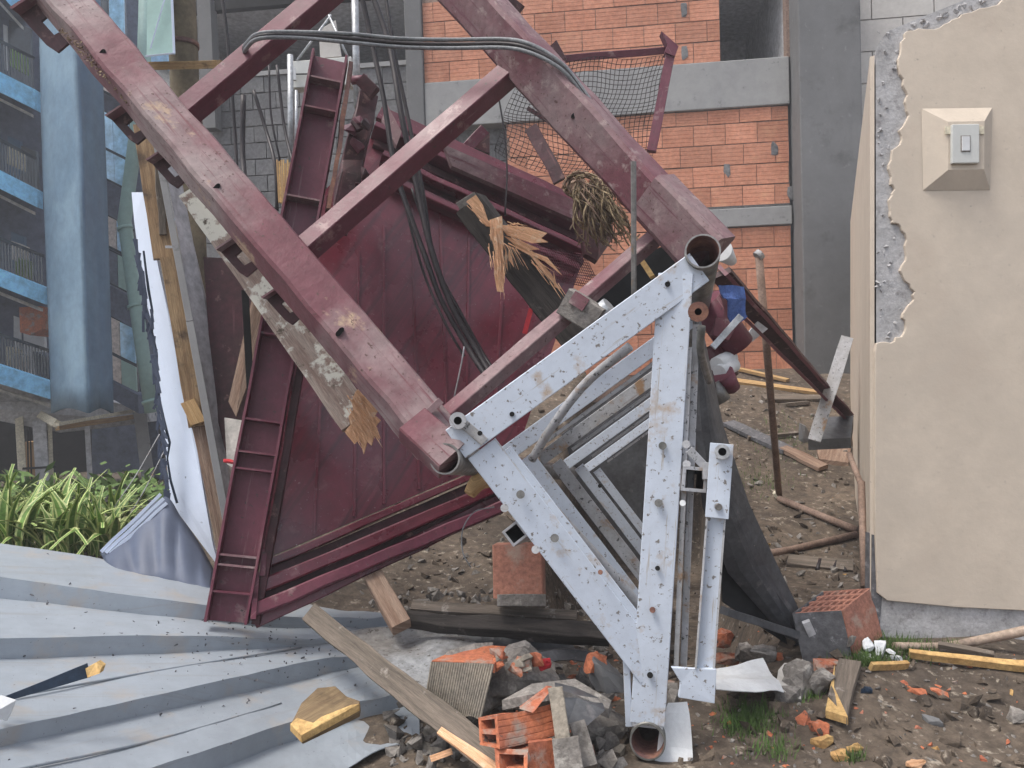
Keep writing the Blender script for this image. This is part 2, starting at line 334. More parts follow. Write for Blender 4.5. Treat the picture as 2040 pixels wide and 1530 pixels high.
# core walls (mortar) just behind the block faces, with the window left open
wbox('wall_core', .01, uL, .8, lz0-.01, -.14, -.012, m_mortar); wbox('wall_core', lu, uL, lz0, lz1, -.14, -.012, m_mortar)
wbox('wall_core', .01, uL, lz1+.003, beam_b-.003, -.14, -.012, m_mortar)
wbox('wall_core', win1, uLL, beam_t+.003, ZT, -.14, -.012, m_mortar); wbox('wall_core', .01, win0, beam_t+.003, ZT, -.14, -.012, m_mortar)
wbox('concrete_beam', .0, uLL, beam_b, beam_t, -.2, .03, m_concl, bev=.01)
# lintel, with a notched lower left end
MB().prism([wp(0, lz0, .03), wp(lu*.72, lz0, .03), wp(lu*.9, lz0-.10, .03), wp(lu+.25, lz0-.12, .03), wp(lu+.25, lz1, .03), wp(0, lz1, .03)], wn*-.16).build('lintel', m_concl, bld, axis=wu, bev=.008)
bm_b = MB()
H2 = (BH-.007)/2; prof = [(.07, -H2), (.07, H2)]
for k in range(5):
    z1 = H2-2*H2*(k)/5; z0 = H2-2*H2*(k+1)/5
    prof += [(-.07, z1-(.003 if k == 0 else .003)), (-.07, z0+.003)]
    if k < 4: prof += [(-.067, z0+.0012), (-.067, z0-.0012)]
LX = BL-.007; npf = len(prof)
bm_b.add([(0, y, z) for y, z in prof]+[(LX, y, z) for y, z in prof], [list(range(npf)), list(range(2*npf-1, npf-1, -1))]+[[i, npf+i, npf+(i+1) % npf, (i+1) % npf] for i in range(npf)])
brick0 = bm_b.build('brick', m_brick, axis=(1, 0, 0), origin=(0, 0, 0)); bme = brick0.data; bpy.data.objects.remove(brick0)
def put_brick(name, me, u, z, off=0, ln=1, hh=1, mat=None):
    o = bpy.data.objects.new(name, me); S.collection.objects.link(o); o.parent = bld
    p = wp(u, z, off-.07+rnd.uniform(-.004, .004)); o.location = p-bld.location
    o.rotation_euler = (rnd.uniform(-.006, .006), rnd.uniform(-.008, .008), math.atan2(-wu.y, -wu.x)); o.scale = (-ln if False else ln, 1, hh)
    return o
cnt = 0
row = 0; z = .86
while z < ZT:
    zc = z+BH/2
    for c in range(-1, 22):
        u0 = c*BL+(.5*BL if row % 2 else 0)+.02*math.sin(row*2.1); u1 = u0+BL
        lim = uL if z < beam_b else uLL
        a, b = max(u0, .01), min(u1, lim)
        if b-a < .08: continue
        if zc+BH/2 > beam_b and z < beam_b-.05 and b-a > .08 and cnt < 299:
            hv = beam_b-.006-z; put_brick('brick', bme, b-.0035, z+hv/2, ln=(b-a-.007)/(BL-.007), hh=hv/BH); cnt += 1; continue
        if zc+BH/2 > beam_b-.0 and zc-BH/2 < beam_t: continue
        if lz0-.02 < zc+.07 and zc-.07 < lz1+.02 and a < lu+.25: continue
        if z > beam_t-.1:
            if a < win0 < b: b = win0
            elif a < win1 and b > win0:
                if b > win1+.06: a = win1
                else: continue
            
        if cnt < 299 and z < 5.15 and not (z < 2.2 and a > 3.2) and not (z < 1.0):
            # brick's own x axis runs opposite to u, so start it at the far end
            put_brick('brick', bme, b-.0035, zc, ln=(b-a-.007)/(BL-.007)); cnt += 1
    z += BH
    if z > beam_b-.6*BH and z < beam_t: z = beam_t+.003
    row += 1
wbox('brick', .01, lu*1.3, lz1+.004, lz1+.03, -.12, .004, m_mortarg)
# small mortar patches
for (a, b) in ((1362, 20), (1364, 105), (1448, 340), (1543, 295), (1575, 385)):
    u, zz = onw(a, b); MB().rock(wp(u, zz, .002), (.07, .012, .15), a, n=22, rot=Matrix.Rotation(math.atan2(wu.y, wu.x), 3, 'Z')).build('mortar_patch', m_greyblk, bld)
# main column and second column
cu0, cu1 = onw(1699, 400)[0], onw(1579, 400)[0]
MB().prism([wp(cu0, .6, .32), wp(cu1-.005, .6, .32), wp(cu1-.005, ZT, .32), wp(cu0, ZT, .32)], wn*-.6).build('column', m_conc, bld, axis=(0, 0, 1), bev=.012)
wbox('column', uLL+.003, uLL+.19, beam_b-.6, ZT, -.2, .05, m_conc, bev=.01)
# grey block wall at the left, dark opening above
bm_g = MB(); GL, GH = .275, .185
bm_g.beam((0, 0, 0), (GL-.01, 0, 0), GH-.01, .14, ref=(0, -1, 0), ch=.03)
gbk = bm_g.build('grey_block', m_greyblk, axis=(1, 0, 0), origin=(0, 0, 0)); gme = gbk.data; bpy.data.objects.remove(gbk)
gz_top = onw(900, 112)[1]
wbox('wall_core', uL+.003, uFL, .8, gz_top-.01, -.3, -.16, m_mortarg)
zz = gz_top-GH; row = 0
while zz > 1.0:
    for c in range(0, 17):
        u0 = uL+.002+c*GL-(GL/2 if row % 2 else 0); u1 = u0+GL; a = max(u0, uL+.004)
        if u1 > uFL or u1-a < .05: continue
        put_brick('grey_block', gme, u1-.005, zz+GH/2, off=-.14, ln=(u1-a-.01)/(GL-.01))
    zz -= GH; row += 1
# opening: floor slab, dark room behind
wbox('slab', uLL+.2, uFL, gz_top, gz_top+.05, -3.0, -.12, m_concl)
def room(u0, u1, z0, z1, dep, name='room_wall'):
    b = MB()
    b.prism([wp(u0, z0, -dep), wp(u1, z0, -dep), wp(u1, z1, -dep), wp(u0, z1, -dep)], wn*-.1)
    for (a, c) in (((u0, z0), (u0, z1)), ((u1, z0), (u1, z1)), ((u0, z1), (u1, z1)), ((u0, z0), (u1, z0))):
        q = [wp(*a, -.15), wp(*c, -.15), wp(*c, -dep), wp(*a, -dep)]; nn = (q[1]-q[0]).cross(q[2]-q[0]).normalized(); b.prism(q, nn*.02)
    return b.build(name, m_cham, bld)
room(uLL+.2, uFL, gz_top+.06, ZT, 2.6); room(win0-.02, win1+.02, beam_t+.0, ZT, 2.2)
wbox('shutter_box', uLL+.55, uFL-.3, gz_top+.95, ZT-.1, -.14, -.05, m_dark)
wbox('column', onw(425, 50)[0], onw(398, 50)[0], gz_top-.6, ZT, -.1, .05, m_conc)
# neighbouring pale wall right of the column
pw = thing('block_wall', 'pale grey block wall rising behind the beige wall, right of the dark column', 'wall', wp(-2, 1, -.3))
wbox('wall_core', -4.2, cu0-.004, .7, ZT, -.6, -.32, m_paleblk, pw)
PL_, PH_ = .62, .33
for r_ in range(13):
    for c_ in range(7):
        u1 = cu0-.006-c_*PL_+(.31 if r_ % 2 else 0); u0 = u1-PL_; u1 = min(u1, cu0-.006)
        if u0 < -4.2: continue
        z0 = 1.1+r_*PH_
        o = MB().prism([wp(u0+.006, z0+.006, -.29), wp(u1-.006, z0+.006, -.29), wp(u1-.006, z0+PH_-.006, -.29), wp(u0+.006, z0+PH_-.006, -.29)], wn*-.026).build('block', m_paleblk if r_ > 6 else m_plaster, pw)

# ------------------------------------------------------------------ beige boundary wall at the right
DW = 3.0
bw = thing('boundary_wall', 'beige plastered wall with broken grey edge and a dark base, at the right', 'wall', P(1900, 1290, DW))
def fw(x, y, o=0):          # on the front plane
    p = P(x, y, DW); p = P(x, y, DW*(1-.00004*(x-1745))); return p-F*o
vd = (P(1663, 704, 1)-CAM); sdv = Vector((vd.x, vd.y, 0)).normalized()*4.2
def vert(x, y0, y1):        # keep edges upright in the world
    a = fw(x, y1); b = fw(x, y0); return a, b
core = MB()
q = [fw(1748, 1330), fw(2400, 1360), fw(2400, -350), fw(1985, -25), fw(1850, 28), fw(1768, 62), fw(1745, 95)]
q = [p+F*.003 for p in q]
core.prism(q, Vector((sdv.x, sdv.y, 0)))
core.build('wall_core', m_rough, bw, axis=(0, 0, 1))
# side face render (leaves a strip of broken edge)
a0, a1 = fw(1743, 110)+F*.004, fw(1743, 1195)+F*.004
nside = Vector((-sdv.y, sdv.x, 0)).normalized()
if nside.x > 0: nside = -nside
sp_ = MB(); sp_.prism([a0, a1, a1+sdv*.985, a0+sdv*.985], nside*.016)
sp_.build('side_render', m_plaster, bw, axis=(0, 0, 1))
# front plaster coat with the broken outline traced from its real edge
edge = [(2400, -350), (2030, -42), (1985, 12), (1960, 18), (1925, 28), (1893, 42), (1868, 58), (1835, 60), (1805, 64), (1793, 85), (1787, 120), (1790, 150), (1803, 185), (1800, 205), (1808, 232), (1788, 262), (1794, 280), (1775, 300), (1768, 330), (1772, 362), (1780, 378), (1768, 400), (1770, 432), (1776, 446), (1792, 452), (1804, 478), (1803, 510), (1790, 540), (1800, 560), (1820, 582), (1812, 605), (1796, 625), (1802, 650), (1798, 665), (1780, 680), (1752, 682), (1744, 684), (1741, 700), (1741, 1045), (1746, 1180), (1765, 1195), (1900, 1208), (2040, 1215), (2400, 1240)]
rr = random.Random(3); e2 = []
for i, (x, y) in enumerate(edge):
    e2.append((x, y))
    if 1 < i < 35:
        nx, ny = edge[i+1]
        for k in (.33, .66): e2.append((x+(nx-x)*k+rr.uniform(-4, 4), y+(ny-y)*k+rr.uniform(-3, 3)))
MB().prism([fw(x, y, .012) for x, y in e2], F*.03, ms=0).build('front_plaster', m_plaster, bw, axis=(0, 0, 1), bev=.003)
# exposed render lumps along the broken edge
lum = MB()
for i in range(45):
    y = rr.uniform(60, 680); x = rr.uniform(1746, 1766+24*abs(math.sin(y*.012))+ (14 if y > 440 else 0)); lum.rock(fw(x, y, -.002), (rr.uniform(.006, .022), rr.uniform(.006, .012), rr.uniform(.006, .026)), 500+i, n=10)
for i in range(20):
    k = rr.random(); lum.rock(fw(1765+k*200, 72-k*70+rr.uniform(-8, 10), -.002), (.03, .012, .02), 900+i, n=10)
o = lum.build('broken_edge', m_rough, bw); kind(o, 'stuff')
MB().prism([fw(1700+58, 1190, -.035), fw(2400, 1236, -.035), fw(2400, 1400, -.035), fw(1757, 1335, -.035)], F*.05).build('base', m_base, bw, bev=.004)
MB().prism([fw(1738, 1065, -.0), fw(1752, 1068, -.0), fw(1758, 1185, -.0), fw(1745, 1330, -.0), fw(1736, 1320, 0)], F*.06).build('kerb_end', m_base, bw)
# switch on its bevelled block
sw = thing('light_switch', 'grey light switch on a sloping-sided cream block on the beige wall', 'switch', fw(1902, 300))
o_ = [fw(1832, 219, .014), fw(1972, 217, .014), fw(1968, 380, .014), fw(1835, 381, .014)]
i_ = [fw(1872, 252, .055), fw(1944, 251, .055), fw(1943, 345, .055), fw(1873, 346, .055)]
MB().add(o_+i_, [[0, 1, 5, 4], [1, 2, 6, 5], [2, 3, 7, 6], [3, 0, 4, 7], [4, 5, 6, 7]]).build('mounting_block', m_plaster, sw)
MB().prism([fw(1876, 260, .072), fw(1929, 259, .072), fw(1929, 335, .072), fw(1876, 336, .072)], F*.016).build('cover_plate', m_switch, sw, bev=.003)
MB().prism([fw(1866, 262, .060), fw(1942, 262, .060), fw(1942, 277, .060), fw(1866, 277, .060)], F*.004).build('mounting_lug', m_cream, sw)
MB().prism([fw(1894, 284, .077), fw(1909, 284, .077), fw(1909, 312, .077), fw(1894, 312, .077)], F*.004).build('rocker', m_whitep, sw, bev=.001)
MB().prism([fw(1892, 282, .0735), fw(1911, 282, .0735), fw(1911, 314, .0735), fw(1892, 314, .0735)], F*.001).build('rocker_recess', m_rubble, sw)

# ------------------------------------------------------------------ blue apartment building, far left
ab = thing('apartment_building', 'apartment block with sky blue balconies and a slate blue shrouded shaft', 'building', P(60, 900, 10))
def ad(x): return 9.2+x*.0045
def abp(name, pts, mat, th=.15, off=0, par=ab, **k):
    return MB().prism([P(x, y, ad(x)+off) for x, y in pts], F*th).build(name, mat, par, **k)
# back walls: recesses behind balconies
abp('wall', [(-500, -400), (75, -400), (108, 800), (-500, 760)], m_navy, off=1.2)
for i, (y0, y1, y2, y3, x1) in enumerate(((-52, -12, 2, 42, 50), (143, 185, 178, 218, 70), (340, 381, 378, 413, 74), (537, 571, 572, 606, 89), (728, 769, 762, 797, 105))):
    sl_ = (y2-y0)/x1
    b = abp('balcony', [(x1, y2), (x1, y3), (-300, y1-300*sl_), (-300, y0-300*sl_)], m_bl_sky, th=.12)
    MB().prism([P(x1, y3, ad(x1)+.12), P(-300, y1-300*sl_, ad(-300)+.12), P(-300, y1-300*sl_, ad(-300)+1.45)+Vector((0, 0, .0)), P(x1, y3, ad(x1)+1.45)+Vector((0, 0, 0))], Vector((0, 0, .06))).build('balcony_slab', m_cham, ab)
    MB().prism([P(x1-8, y3+8, ad(x1)+.16), P(-300, y1+10-300*sl_, ad(-300)+.16), P(-300, y1+16-300*sl_, ad(-300)+.16), P(x1-8, y3+14, ad(x1)+.16)], F*.05).build('drip_edge', m_pwhite, ab)
    for xx in range(-60, int(x1), 6):      # railing above
        yt = y0+xx*sl_
        MB().beam(P(xx, yt, ad(xx)+.1), P(xx-2, yt-62, ad(xx)+.1), .018, .018).build('baluster', m_glassd, ab)
    MB().beam(P(-80, y0-80*sl_-62, ad(-80)+.1), P(x1-2, y2-62, ad(x1)+.1), .04, .03).build('handrail', m_glassd, ab)
for (x0, y0, x1, y1, mt) in ((-40, 30, 14, 120, m_whitep), (18, 40, 60, 170, m_glassd), (-40, 228, 13, 320, m_whitep), (14, 270, 40, 370, m_bl_slat2), (42, 290, 72, 372, m_glassd), (-40, 420, 16, 520, m_whitep), (18, 460, 48, 545, m_bl_slat2), (-20, 610, 40, 700, m_whitep), (46, 640, 88, 750, m_whitep)):
    sl_ = .4; abp('window', [(x0, y0), (x1, y0+(x1-x0)*sl_), (x1+3, y1+(x1-x0)*sl_), (x0+3, y1)], mt, th=.05, off=1.1)
for i, (x, y) in enumerate(((20, 95), (14, 290), (22, 480), (30, 510), (10, 690), (20, 700))):
    abp('balcony_item', [(x, y), (x+18, y+8), (x+18, y+44), (x, y+36)], (m_leafa, m_cream, m_pwhite)[i % 3], th=.2, off=.5)
abp('meter_box', [(38, 612), (82, 610), (84, 655), (60, 668), (40, 662)], m_orange, th=.5, off=.3)
abp('dark_post', [(66, 700), (100, 715), (105, 760), (70, 748)], m_navy, th=.3, off=.2)
abp('wall', [(255, -400), (372, -400), (380, 832), (290, 832)], m_pwhite, th=.1, off=1.6)
for y_ in (-40, 60, 165, 280, 400): abp('window', [(272, y_), (345, y_+34), (346, y_+84), (273, y_+50)], m_glass, th=.05, off=1.5)
# shaft covered in blue cloth: two faces, gently rippled, the right shaded by a darker blue
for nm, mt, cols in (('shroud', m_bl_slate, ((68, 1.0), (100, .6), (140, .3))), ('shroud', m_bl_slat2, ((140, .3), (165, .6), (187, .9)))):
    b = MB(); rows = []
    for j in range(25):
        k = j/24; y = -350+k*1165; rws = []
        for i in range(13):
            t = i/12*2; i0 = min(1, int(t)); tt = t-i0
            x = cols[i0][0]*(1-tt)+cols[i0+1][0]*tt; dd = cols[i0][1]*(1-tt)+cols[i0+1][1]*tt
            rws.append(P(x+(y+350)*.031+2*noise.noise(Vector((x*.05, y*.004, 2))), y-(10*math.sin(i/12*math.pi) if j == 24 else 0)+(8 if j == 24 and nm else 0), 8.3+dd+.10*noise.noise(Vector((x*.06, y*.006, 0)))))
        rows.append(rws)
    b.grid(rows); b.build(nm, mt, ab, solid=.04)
# facade right of the shaft: spandrels, frames, panes
abp('wall', [(180, -400), (262, -400), (300, 815), (215, 770)], m_navy, th=.3, off=.3)
sps = [(-60, 40), (100, 216), (352, 425), (560, 622), (757, 812)]
for (y0, y1) in ((40, 128), (352, 420), (562, 622), (755, 790)):
    x0 = 186+y0*.035; abp('spandrel', [(x0, y0), (x0+62, y0+32), (x0+64, y1+34), (x0+2, y1)], m_navy, th=.25, off=.02)
for (y0, y1, c0, c1) in ((-60, 38, m_glassd, m_glass), (132, 172, m_curt, m_glass), (216, 286, m_glass, m_glass), (292, 348, m_glass, m_glass), (424, 482, m_curt, m_glass), (492, 556, m_navy, m_teal), (626, 694, m_curt, m_glass), (702, 750, m_curt, m_teal)):
    x0 = 187+y0*.033
    fr = abp('window', [(x0-2, y0-4), (x0+62, y0+28), (x0+64, y1+36), (x0, y1+4)], m_glassd, th=.05, off=.12)
    for (a, b_, c) in ((1, 29, c0), (31, 60, c1)):
        MB().prism([P(x0+a, y0+a*.5, ad(x0)+.08), P(x0+b_, y0+b_*.5, ad(x0)+.08), P(x0+b_+2, y1+b_*.5, ad(x0)+.08), P(x0+a+2, y1+a*.5, ad(x0)+.08)], F*.03).build('pane', c, fr)
# drain pipe
MB().tube(PP((292, -60, 9.7), (286, 150, 9.7), (264, 320, 9.7), (248, 440, 9.7), (264, 560, 9.7), (284, 700, 9.7), (302, 822, 9.7)), px(13, 9.7), 12).build('drain_pipe', m_teal, ab)
for (x, y) in ((249, 455), (269, 610), (298, 800)): MB().tube(PP((x-1, y-3, 9.7), (x+1, y+3, 9.7)), px(15, 9.7), 12).build('pipe_collar', m_teal, ab)
# ground floor: soffit, beams, pillars, dark back wall
abp('soffit', [(-200, 700), (108, 798), (150, 785), (218, 800), (290, 815), (300, 840), (120, 862), (-200, 800)], m_cham, th=1.2, off=.6)
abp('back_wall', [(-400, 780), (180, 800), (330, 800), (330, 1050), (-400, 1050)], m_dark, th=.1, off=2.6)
abp('back_wall', [(182, 850), (272, 838), (290, 1000), (185, 1000)], m_navy, th=.1, off=2.0)
MB().beam(P(84, 828, 10), P(115, 846, 9.6), .10, .10).build('beam', m_cream, ab)
MB().beam(P(112, 846, 9.5), P(300, 812, 11), .045, .1).build('beam', m_cream, ab); MB().beam(P(114, 852, 9.6), P(276, 829, 11.1), .07, .06).build('beam', m_woody, ab)
for (x0, x1, mt, w_) in ((37, 50, m_cream, 14), (77, 90, m_cham, 24), (98, 106, m_cream, 8), (172, 184, m_cham, 10), (278, 306, m_concl, 26)):
    MB().beam(P(x0, 818, ad(x0)+.6), P(x1, 1040, ad(x0)+.6), px(w_, 10), .2).build('pillar', mt, ab)
MB().beam(P(295, 825, 11.4), P(322, 1040, 11.4), px(30, 11), .2).build('pillar', m_navy, ab)
abp('door', [(50, 880), (68, 880), (72, 960), (52, 960)], m_woody, off=1.8)
for x_ in (54, 60): MB().beam(P(x_, 840, 10.4), P(x_+4, 1000, 10.4), .02, .02).build('railing', m_dark, ab)
MB().beam(P(20, 935, 9.9), P(110, 930, 9.9), .03, .03).build('railing', m_dark, ab)
# low planting ground behind plants: dark hedge mass
hb = MB()
for i in range(900):
    p = P(rr.uniform(-300, 330), rr.gauss(985, 22), rr.uniform(5.6, 7)); a = Vector((rr.uniform(-1, 1), rr.uniform(-1, 1), rr.uniform(-.3, 1))).normalized()*.07; b2 = a.orthogonal().normalized()*.022
    hb.add([p-a, p+b2, p+a, p-b2], [[0, 1, 2, 3]])
kind(hb.build('shrub_foliage', m_grass), 'stuff')

# ------------------------------------------------------------------ things in the upper left gap
MB_ = MB(); tp = thing('utility_pole', 'olive brown round pole behind the leaning boards, upper left', 'pole', Vector((P(375, 400, 5).x, P(375, 400, 5).y, .7)))
b = P(378, 400, 5); MB().tube([Vector((b.x, b.y, z_)) for z_ in (.5, 2, 3.2, 4.2, 5)], px(28, 5), 16, r1=px(26, 5)).build('shaft', m_pole, tp)
for z_ in (2.9, 3.4): MB().tube([Vector((b.x, b.y, z_)), Vector((b.x, b.y, z_+.03))], px(30, 5), 16).build('band', m_rustm, tp)
tag(MB().beam(P(298, 132, 4.6), P(438, 128, 4.6), px(15, 4.6), .1, n=3, nz=.004).build('timber_batten', m_woody), 'yellow timber batten crossing the olive pole, upper left', 'batten')
tb = thing('tin_duct', 'pale folded sheet metal duct hanging beside the olive pole, top left', 'duct', P(320, 105, 4.4))
MB().add(PP((294, -60, 4.4), (340, -60, 4.4), (347, 106, 4.4), (292, 112, 4.4), (294, -60, 4.9), (340, -60, 4.9), (347, 106, 4.7), (292, 112, 4.7)), [[0, 3, 2, 1], [4, 5, 6, 7], [0, 4, 7, 3], [1, 2, 6, 5], [3, 7, 6, 2], [0, 1, 5, 4]]).build('duct_body', m_teal, tb)
MB().beam(P(340, -60, 4.38), P(347, 108, 4.38), .014, .02).build('edge_strip', m_wpanel, tb); MB().beam(P(291, 112, 4.37), P(347, 106, 4.37), .010, .02).build('edge_strip', m_wpanel, tb)
MB().beam(P(336, -30, 4.385), P(300, 96, 4.385), .008, .008).build('edge_strip', m_wpanel, tb)

# ------------------------------------------------------------------ leaning hoarding: white panel, boards
wpn = thing('hoarding', 'tall bluish white panel with a ragged dark left edge, leaning at the left', 'panel', P(400, 1090, 3.55))
le = [(262, 383), (268, 440), (276, 500), (286, 560), (290, 600), (302, 640), (308, 690), (314, 740), (316, 800), (326, 850), (328, 900), (334, 950), (338, 1000)]
ri = [(436, 1130), (424, 1085), (409, 1000), (393, 900), (368, 780), (342, 650), (317, 540), (297, 440), (285, 383)]
MB().prism([P(x+rr.uniform(-2, 2), y, 3.62+(1090-y)*.0003) for x, y in le]+[P(x, y, 3.55+(1090-y)*.0003) for x, y in ri], F*.02).build('sheet_face', m_wpanel, wpn)
rag = MB()
for x, y in le[2:]:
    for k in range(7):
        yy = y+rr.uniform(-28, 28); xx = x-2+(yy-y)*.12; rag.beam(P(xx+rr.uniform(-7, 5), yy, 3.58), P(xx+rr.uniform(-8, 9), yy+rr.uniform(15, 42), 3.58), .012, .01)
kind(rag.build('ragged_edge', m_tarp, wpn), 'stuff')
MB().beam(P(286, 500, 3.60), P(346, 1000, 3.58), .009, .012, n=12, nz=.03).build('torn_edge', m_navyp, wpn)
bd = thing('timber_board', 'long brown timber board leaning between the white panel and the maroon channel', 'board', P(430, 1080, 3.5))
MB().beam(P(283, 250, 3.75), P(330, 515, 3.66), px(34, 3.7), .03, n=6, nz=.006, w1=px(44, 3.7)).build('upper_board', m_woodb, bd)
MB().beam(P(338, 512, 3.64), P(395, 850, 3.58), px(36, 3.6), .03, n=8, nz=.006).build('middle_board', m_woodb, bd)
MB().beam(P(402, 850, 3.60), P(446, 1085, 3.52), px(36, 3.6), .03, n=5, nz=.006, w1=px(26, 3.5)).build('lower_board', m_rwood, bd)
MB().beam(P(312, 330, 3.68), P(325, 470, 3.66), .03, .03, n=3, nz=.01).build('batten', m_wood, bd)
MB().beam(P(375, 800, 3.56), P(395, 845, 3.55), .07, .02, nz=.01, n=2).build('splice_plate', m_woody, bd)
MB().beam(P(330, 492, 3.6), P(352, 492, 3.6), .012, .01).build('tie_wire', m_whited, bd)
mp_ = thing('metal_profile', 'thin pale metal profile with a dark side, right of the timber board', 'profile', P(450, 1040, 3.5))
MB().beam(P(306, 255, 3.62), P(378, 640, 3.56), px(13, 3.6), .02, n=3).build('front_flange', m_concl, mp_); MB().beam(P(378, 641, 3.56), P(452, 1045, 3.5), px(14, 3.5), .02, n=3).build('front_flange', m_concl, mp_)
MB().prism(PP((318, 262, 3.66), (352, 330, 3.75), (380, 480, 3.75), (408, 600, 3.72), (436, 800, 3.66), (460, 1000, 3.6), (455, 1050, 3.55), (384, 640, 3.6)), F*.03).build('side_web', m_cham, mp_)
# grey blue tin bag at the base
tf = MB()
cols = [(200, 1103, 3.3), (245, 1065, 3.35), (285, 1025, 3.4), (330, 990, 3.45), (360, 1030, 3.4), (395, 1080, 3.35), (428, 1140, 3.3)]
cols = [(P(*c)) for c in cols]; cols = spl(cols, 5); rows = [cols]
for k in range(1, 7):
    rows.append([p.lerp(P(230+i/(len(cols)-1)*195, 1150+i*1.2, 3.1), k/6)+UV*.0-F*.03*math.sin(k/6*3.14)*abs(math.sin(i*.5)) for i, p in enumerate(cols)])
tf.grid(rows); tag(tf.build('tarpaulin', m_tarp, solid=.004), 'grey blue tarpaulin rising to a peak beside the striped plants', 'tarpaulin')
eb = thing('tarpaulin_edge', 'pale folded strips along the upper left edge of the grey blue tarpaulin', 'sheet strips', P(205, 1103, 3.25))
for k in range(3): MB().beam(P(200+k*9, 1100+k*2, 3.26), P(322+k*6, 984+k*9, 3.40), .014, .006, n=5, nz=.008).build('strip', m_wpanel, eb)
for i, (a, b_) in enumerate((((318, 865, 3.9), (228, 1010, 3.8)), ((330, 893, 3.9), (250, 1040, 3.8)))):
    tag(MB().tube(spl(PP(a, ((a[0]+b_[0])/2, (a[1]+b_[1])/2+6, 3.85), b_), 4), .003, 6).build('wire', m_whited), ['upper', 'lower'][i]+' thin white wire slanting above the striped plants', 'wire')

# ------------------------------------------------------------------ striped plants
def leaf_mesh(seed, L=.42):
    r_ = random.Random(seed); vs, fs, mi = [], [], []; n = 8; dr = r_.uniform(.5, 1.5)
    for i in range(n+1):
        t = i/n; wd = .017*math.sin(min(1, t*1.15+.12)*math.pi*.92)+.001
        x = L*(t*.45+.25*t*t*dr); z_ = L*(t*.95-.62*t*t*dr*.9)
        for j in (-1, -.55, .55, 1): vs.append((x, wd*j, z_+abs(j)*wd*.5))
    for i in range(n):
        for j in range(3): fs.append([4*i+j, 4*i+j+1, 4*i+5+j, 4*i+4+j]); mi.append(0 if j == 1 else 1)
    me = bpy.data.meshes.new('leaf'); me.from_pydata(vs, [], fs); me.materials.append(m_leafa); me.materials.append(m_leafb)
    me.polygons.foreach_set('material_index', mi); me.polygons.foreach_set('use_smooth', [True]*len(fs)); return me
lms = [leaf_mesh(i) for i in range(9)]
spots_ = [(-40, 1085, 3.6, 'at the left margin'), (30, 1095, 3.55, 'in the lower left corner of the bed'), (80, 1080, 3.9, 'below the grey pillar'), (120, 1100, 3.6, 'just above the corrugated sheets'), (160, 1085, 3.95, 'below the thin pillar'), (205, 1095, 3.7, 'left of the tarpaulin strips'), (245, 1080, 4.0, 'nearest the tarpaulin peak'), (-5, 1060, 4.3, 'at the back left under the balconies'), (105, 1050, 4.5, 'at the back of the bed')]
for i, (x, y, d, w_) in enumerate(spots_):
    b0 = P(x, y+10, d); rt = thing('striped_plant', 'striped green and cream spiky plant '+w_, 'plant', b0, 'striped plants behind the metal sheets')
    for k in range(32):
        o = bpy.data.objects.new('leaf', lms[rr.randrange(9)]); S.collection.objects.link(o); o.parent = rt
        o.location = (rr.uniform(-.07, .07), rr.uniform(-.07, .07), 0); s_ = rr.uniform(.65, 1.25)
        o.rotation_euler = (rr.uniform(-.2, .2), rr.uniform(-.75, .1), rr.uniform(0, 6.28)); o.scale = (s_, s_*1.15, s_)
# soil bed under plants
kind(MB().prism(PP((-400, 1110, 3.45), (300, 1135, 3.45), (330, 1010, 6.5), (-400, 1010, 6.5)), Vector((0, 0, -.25))).build('planting_bed', m_ground), 'structure')

# ------------------------------------------------------------------ corrugated sheets, front left
def sheet_rows(lines, xs_, d0):
    out = []
    for x in xs_:
        hor = 753-.0305*x; col = []; h = None
        for i, ln in enumerate(lines):
            pts = ln
            y = float(np.mean([np.interp(x+o, [p[0] for p in pts], [p[1] for p in pts]) for o in range(-110, 111, 20)]))
            if i == 0: d = d0(x); h = d*(y-hor)/FPX
            elif i % 2 == 1: d = h*FPX/(y-hor)
            else: h = d*(y-hor)/FPX
            col.append(P(x, y, d))
        out.append(col)
    return out
lines = [
 [(-120, 1064), (0, 1084), (200, 1112), (430, 1152), (620, 1215), (840, 1225)],
 [(-120, 1133), (0, 1149), (411, 1206), (620, 1238), (840, 1232)],
 [(-120, 1180), (0, 1192), (411, 1237), (620, 1258), (840, 1243)],
 [(-120, 1270), (0, 1270), (391, 1268), (620, 1277), (840, 1262)],
 [(-120, 1311), (0, 1311), (300, 1306), (500, 1294), (620, 1286), (840, 1275)],
 [(-120, 1480), (0, 1453), (620, 1316), (700, 1300), (840, 1290)],
 [(-120, 1517), (0, 1488), (620, 1350), (700, 1332), (840, 1312)],
 [(-120, 1640), (0, 1612), (309, 1530), (620, 1423), (840, 1365)],
 [(-120, 1690), (0, 1660), (309, 1580), (620, 1462), (840, 1392)],
 [(-120, 1850), (0, 1800), (309, 1720), (620, 1560), (712, 1528), (840, 1445)]]
xs_ = list(np.linspace(-160, 836, 64))
cols_ = sheet_rows(lines, xs_, lambda x: 3.25+x*.00005)
sh = thing('corrugated_sheet', 'large pale blue-grey corrugated metal sheet fanned out in the lower left', 'metal sheet', P(350, 1450, 2.2))
b = MB(); rows = []
for i in range(len(lines)):
    rows.append([c[i] for c in cols_])
fine = []
for i in range(len(rows)-1):
    for k in range(4):
        t = k/4; fine.append([a.lerp(b_, t) for a, b_ in zip(rows[i], rows[i+1])])
fine.append(rows[-1])
fine = [[p+Vector((0, 0, 1))*(.007*noise.noise(Vector((p.x*2.2, p.y*2.2, 5)))+.003*noise.noise(p*9)+sm(480, 840, xs_[j])*.03*noise.noise(p*7)) for j, p in enumerate(r_)] for r_ in fine]
half = 6*4
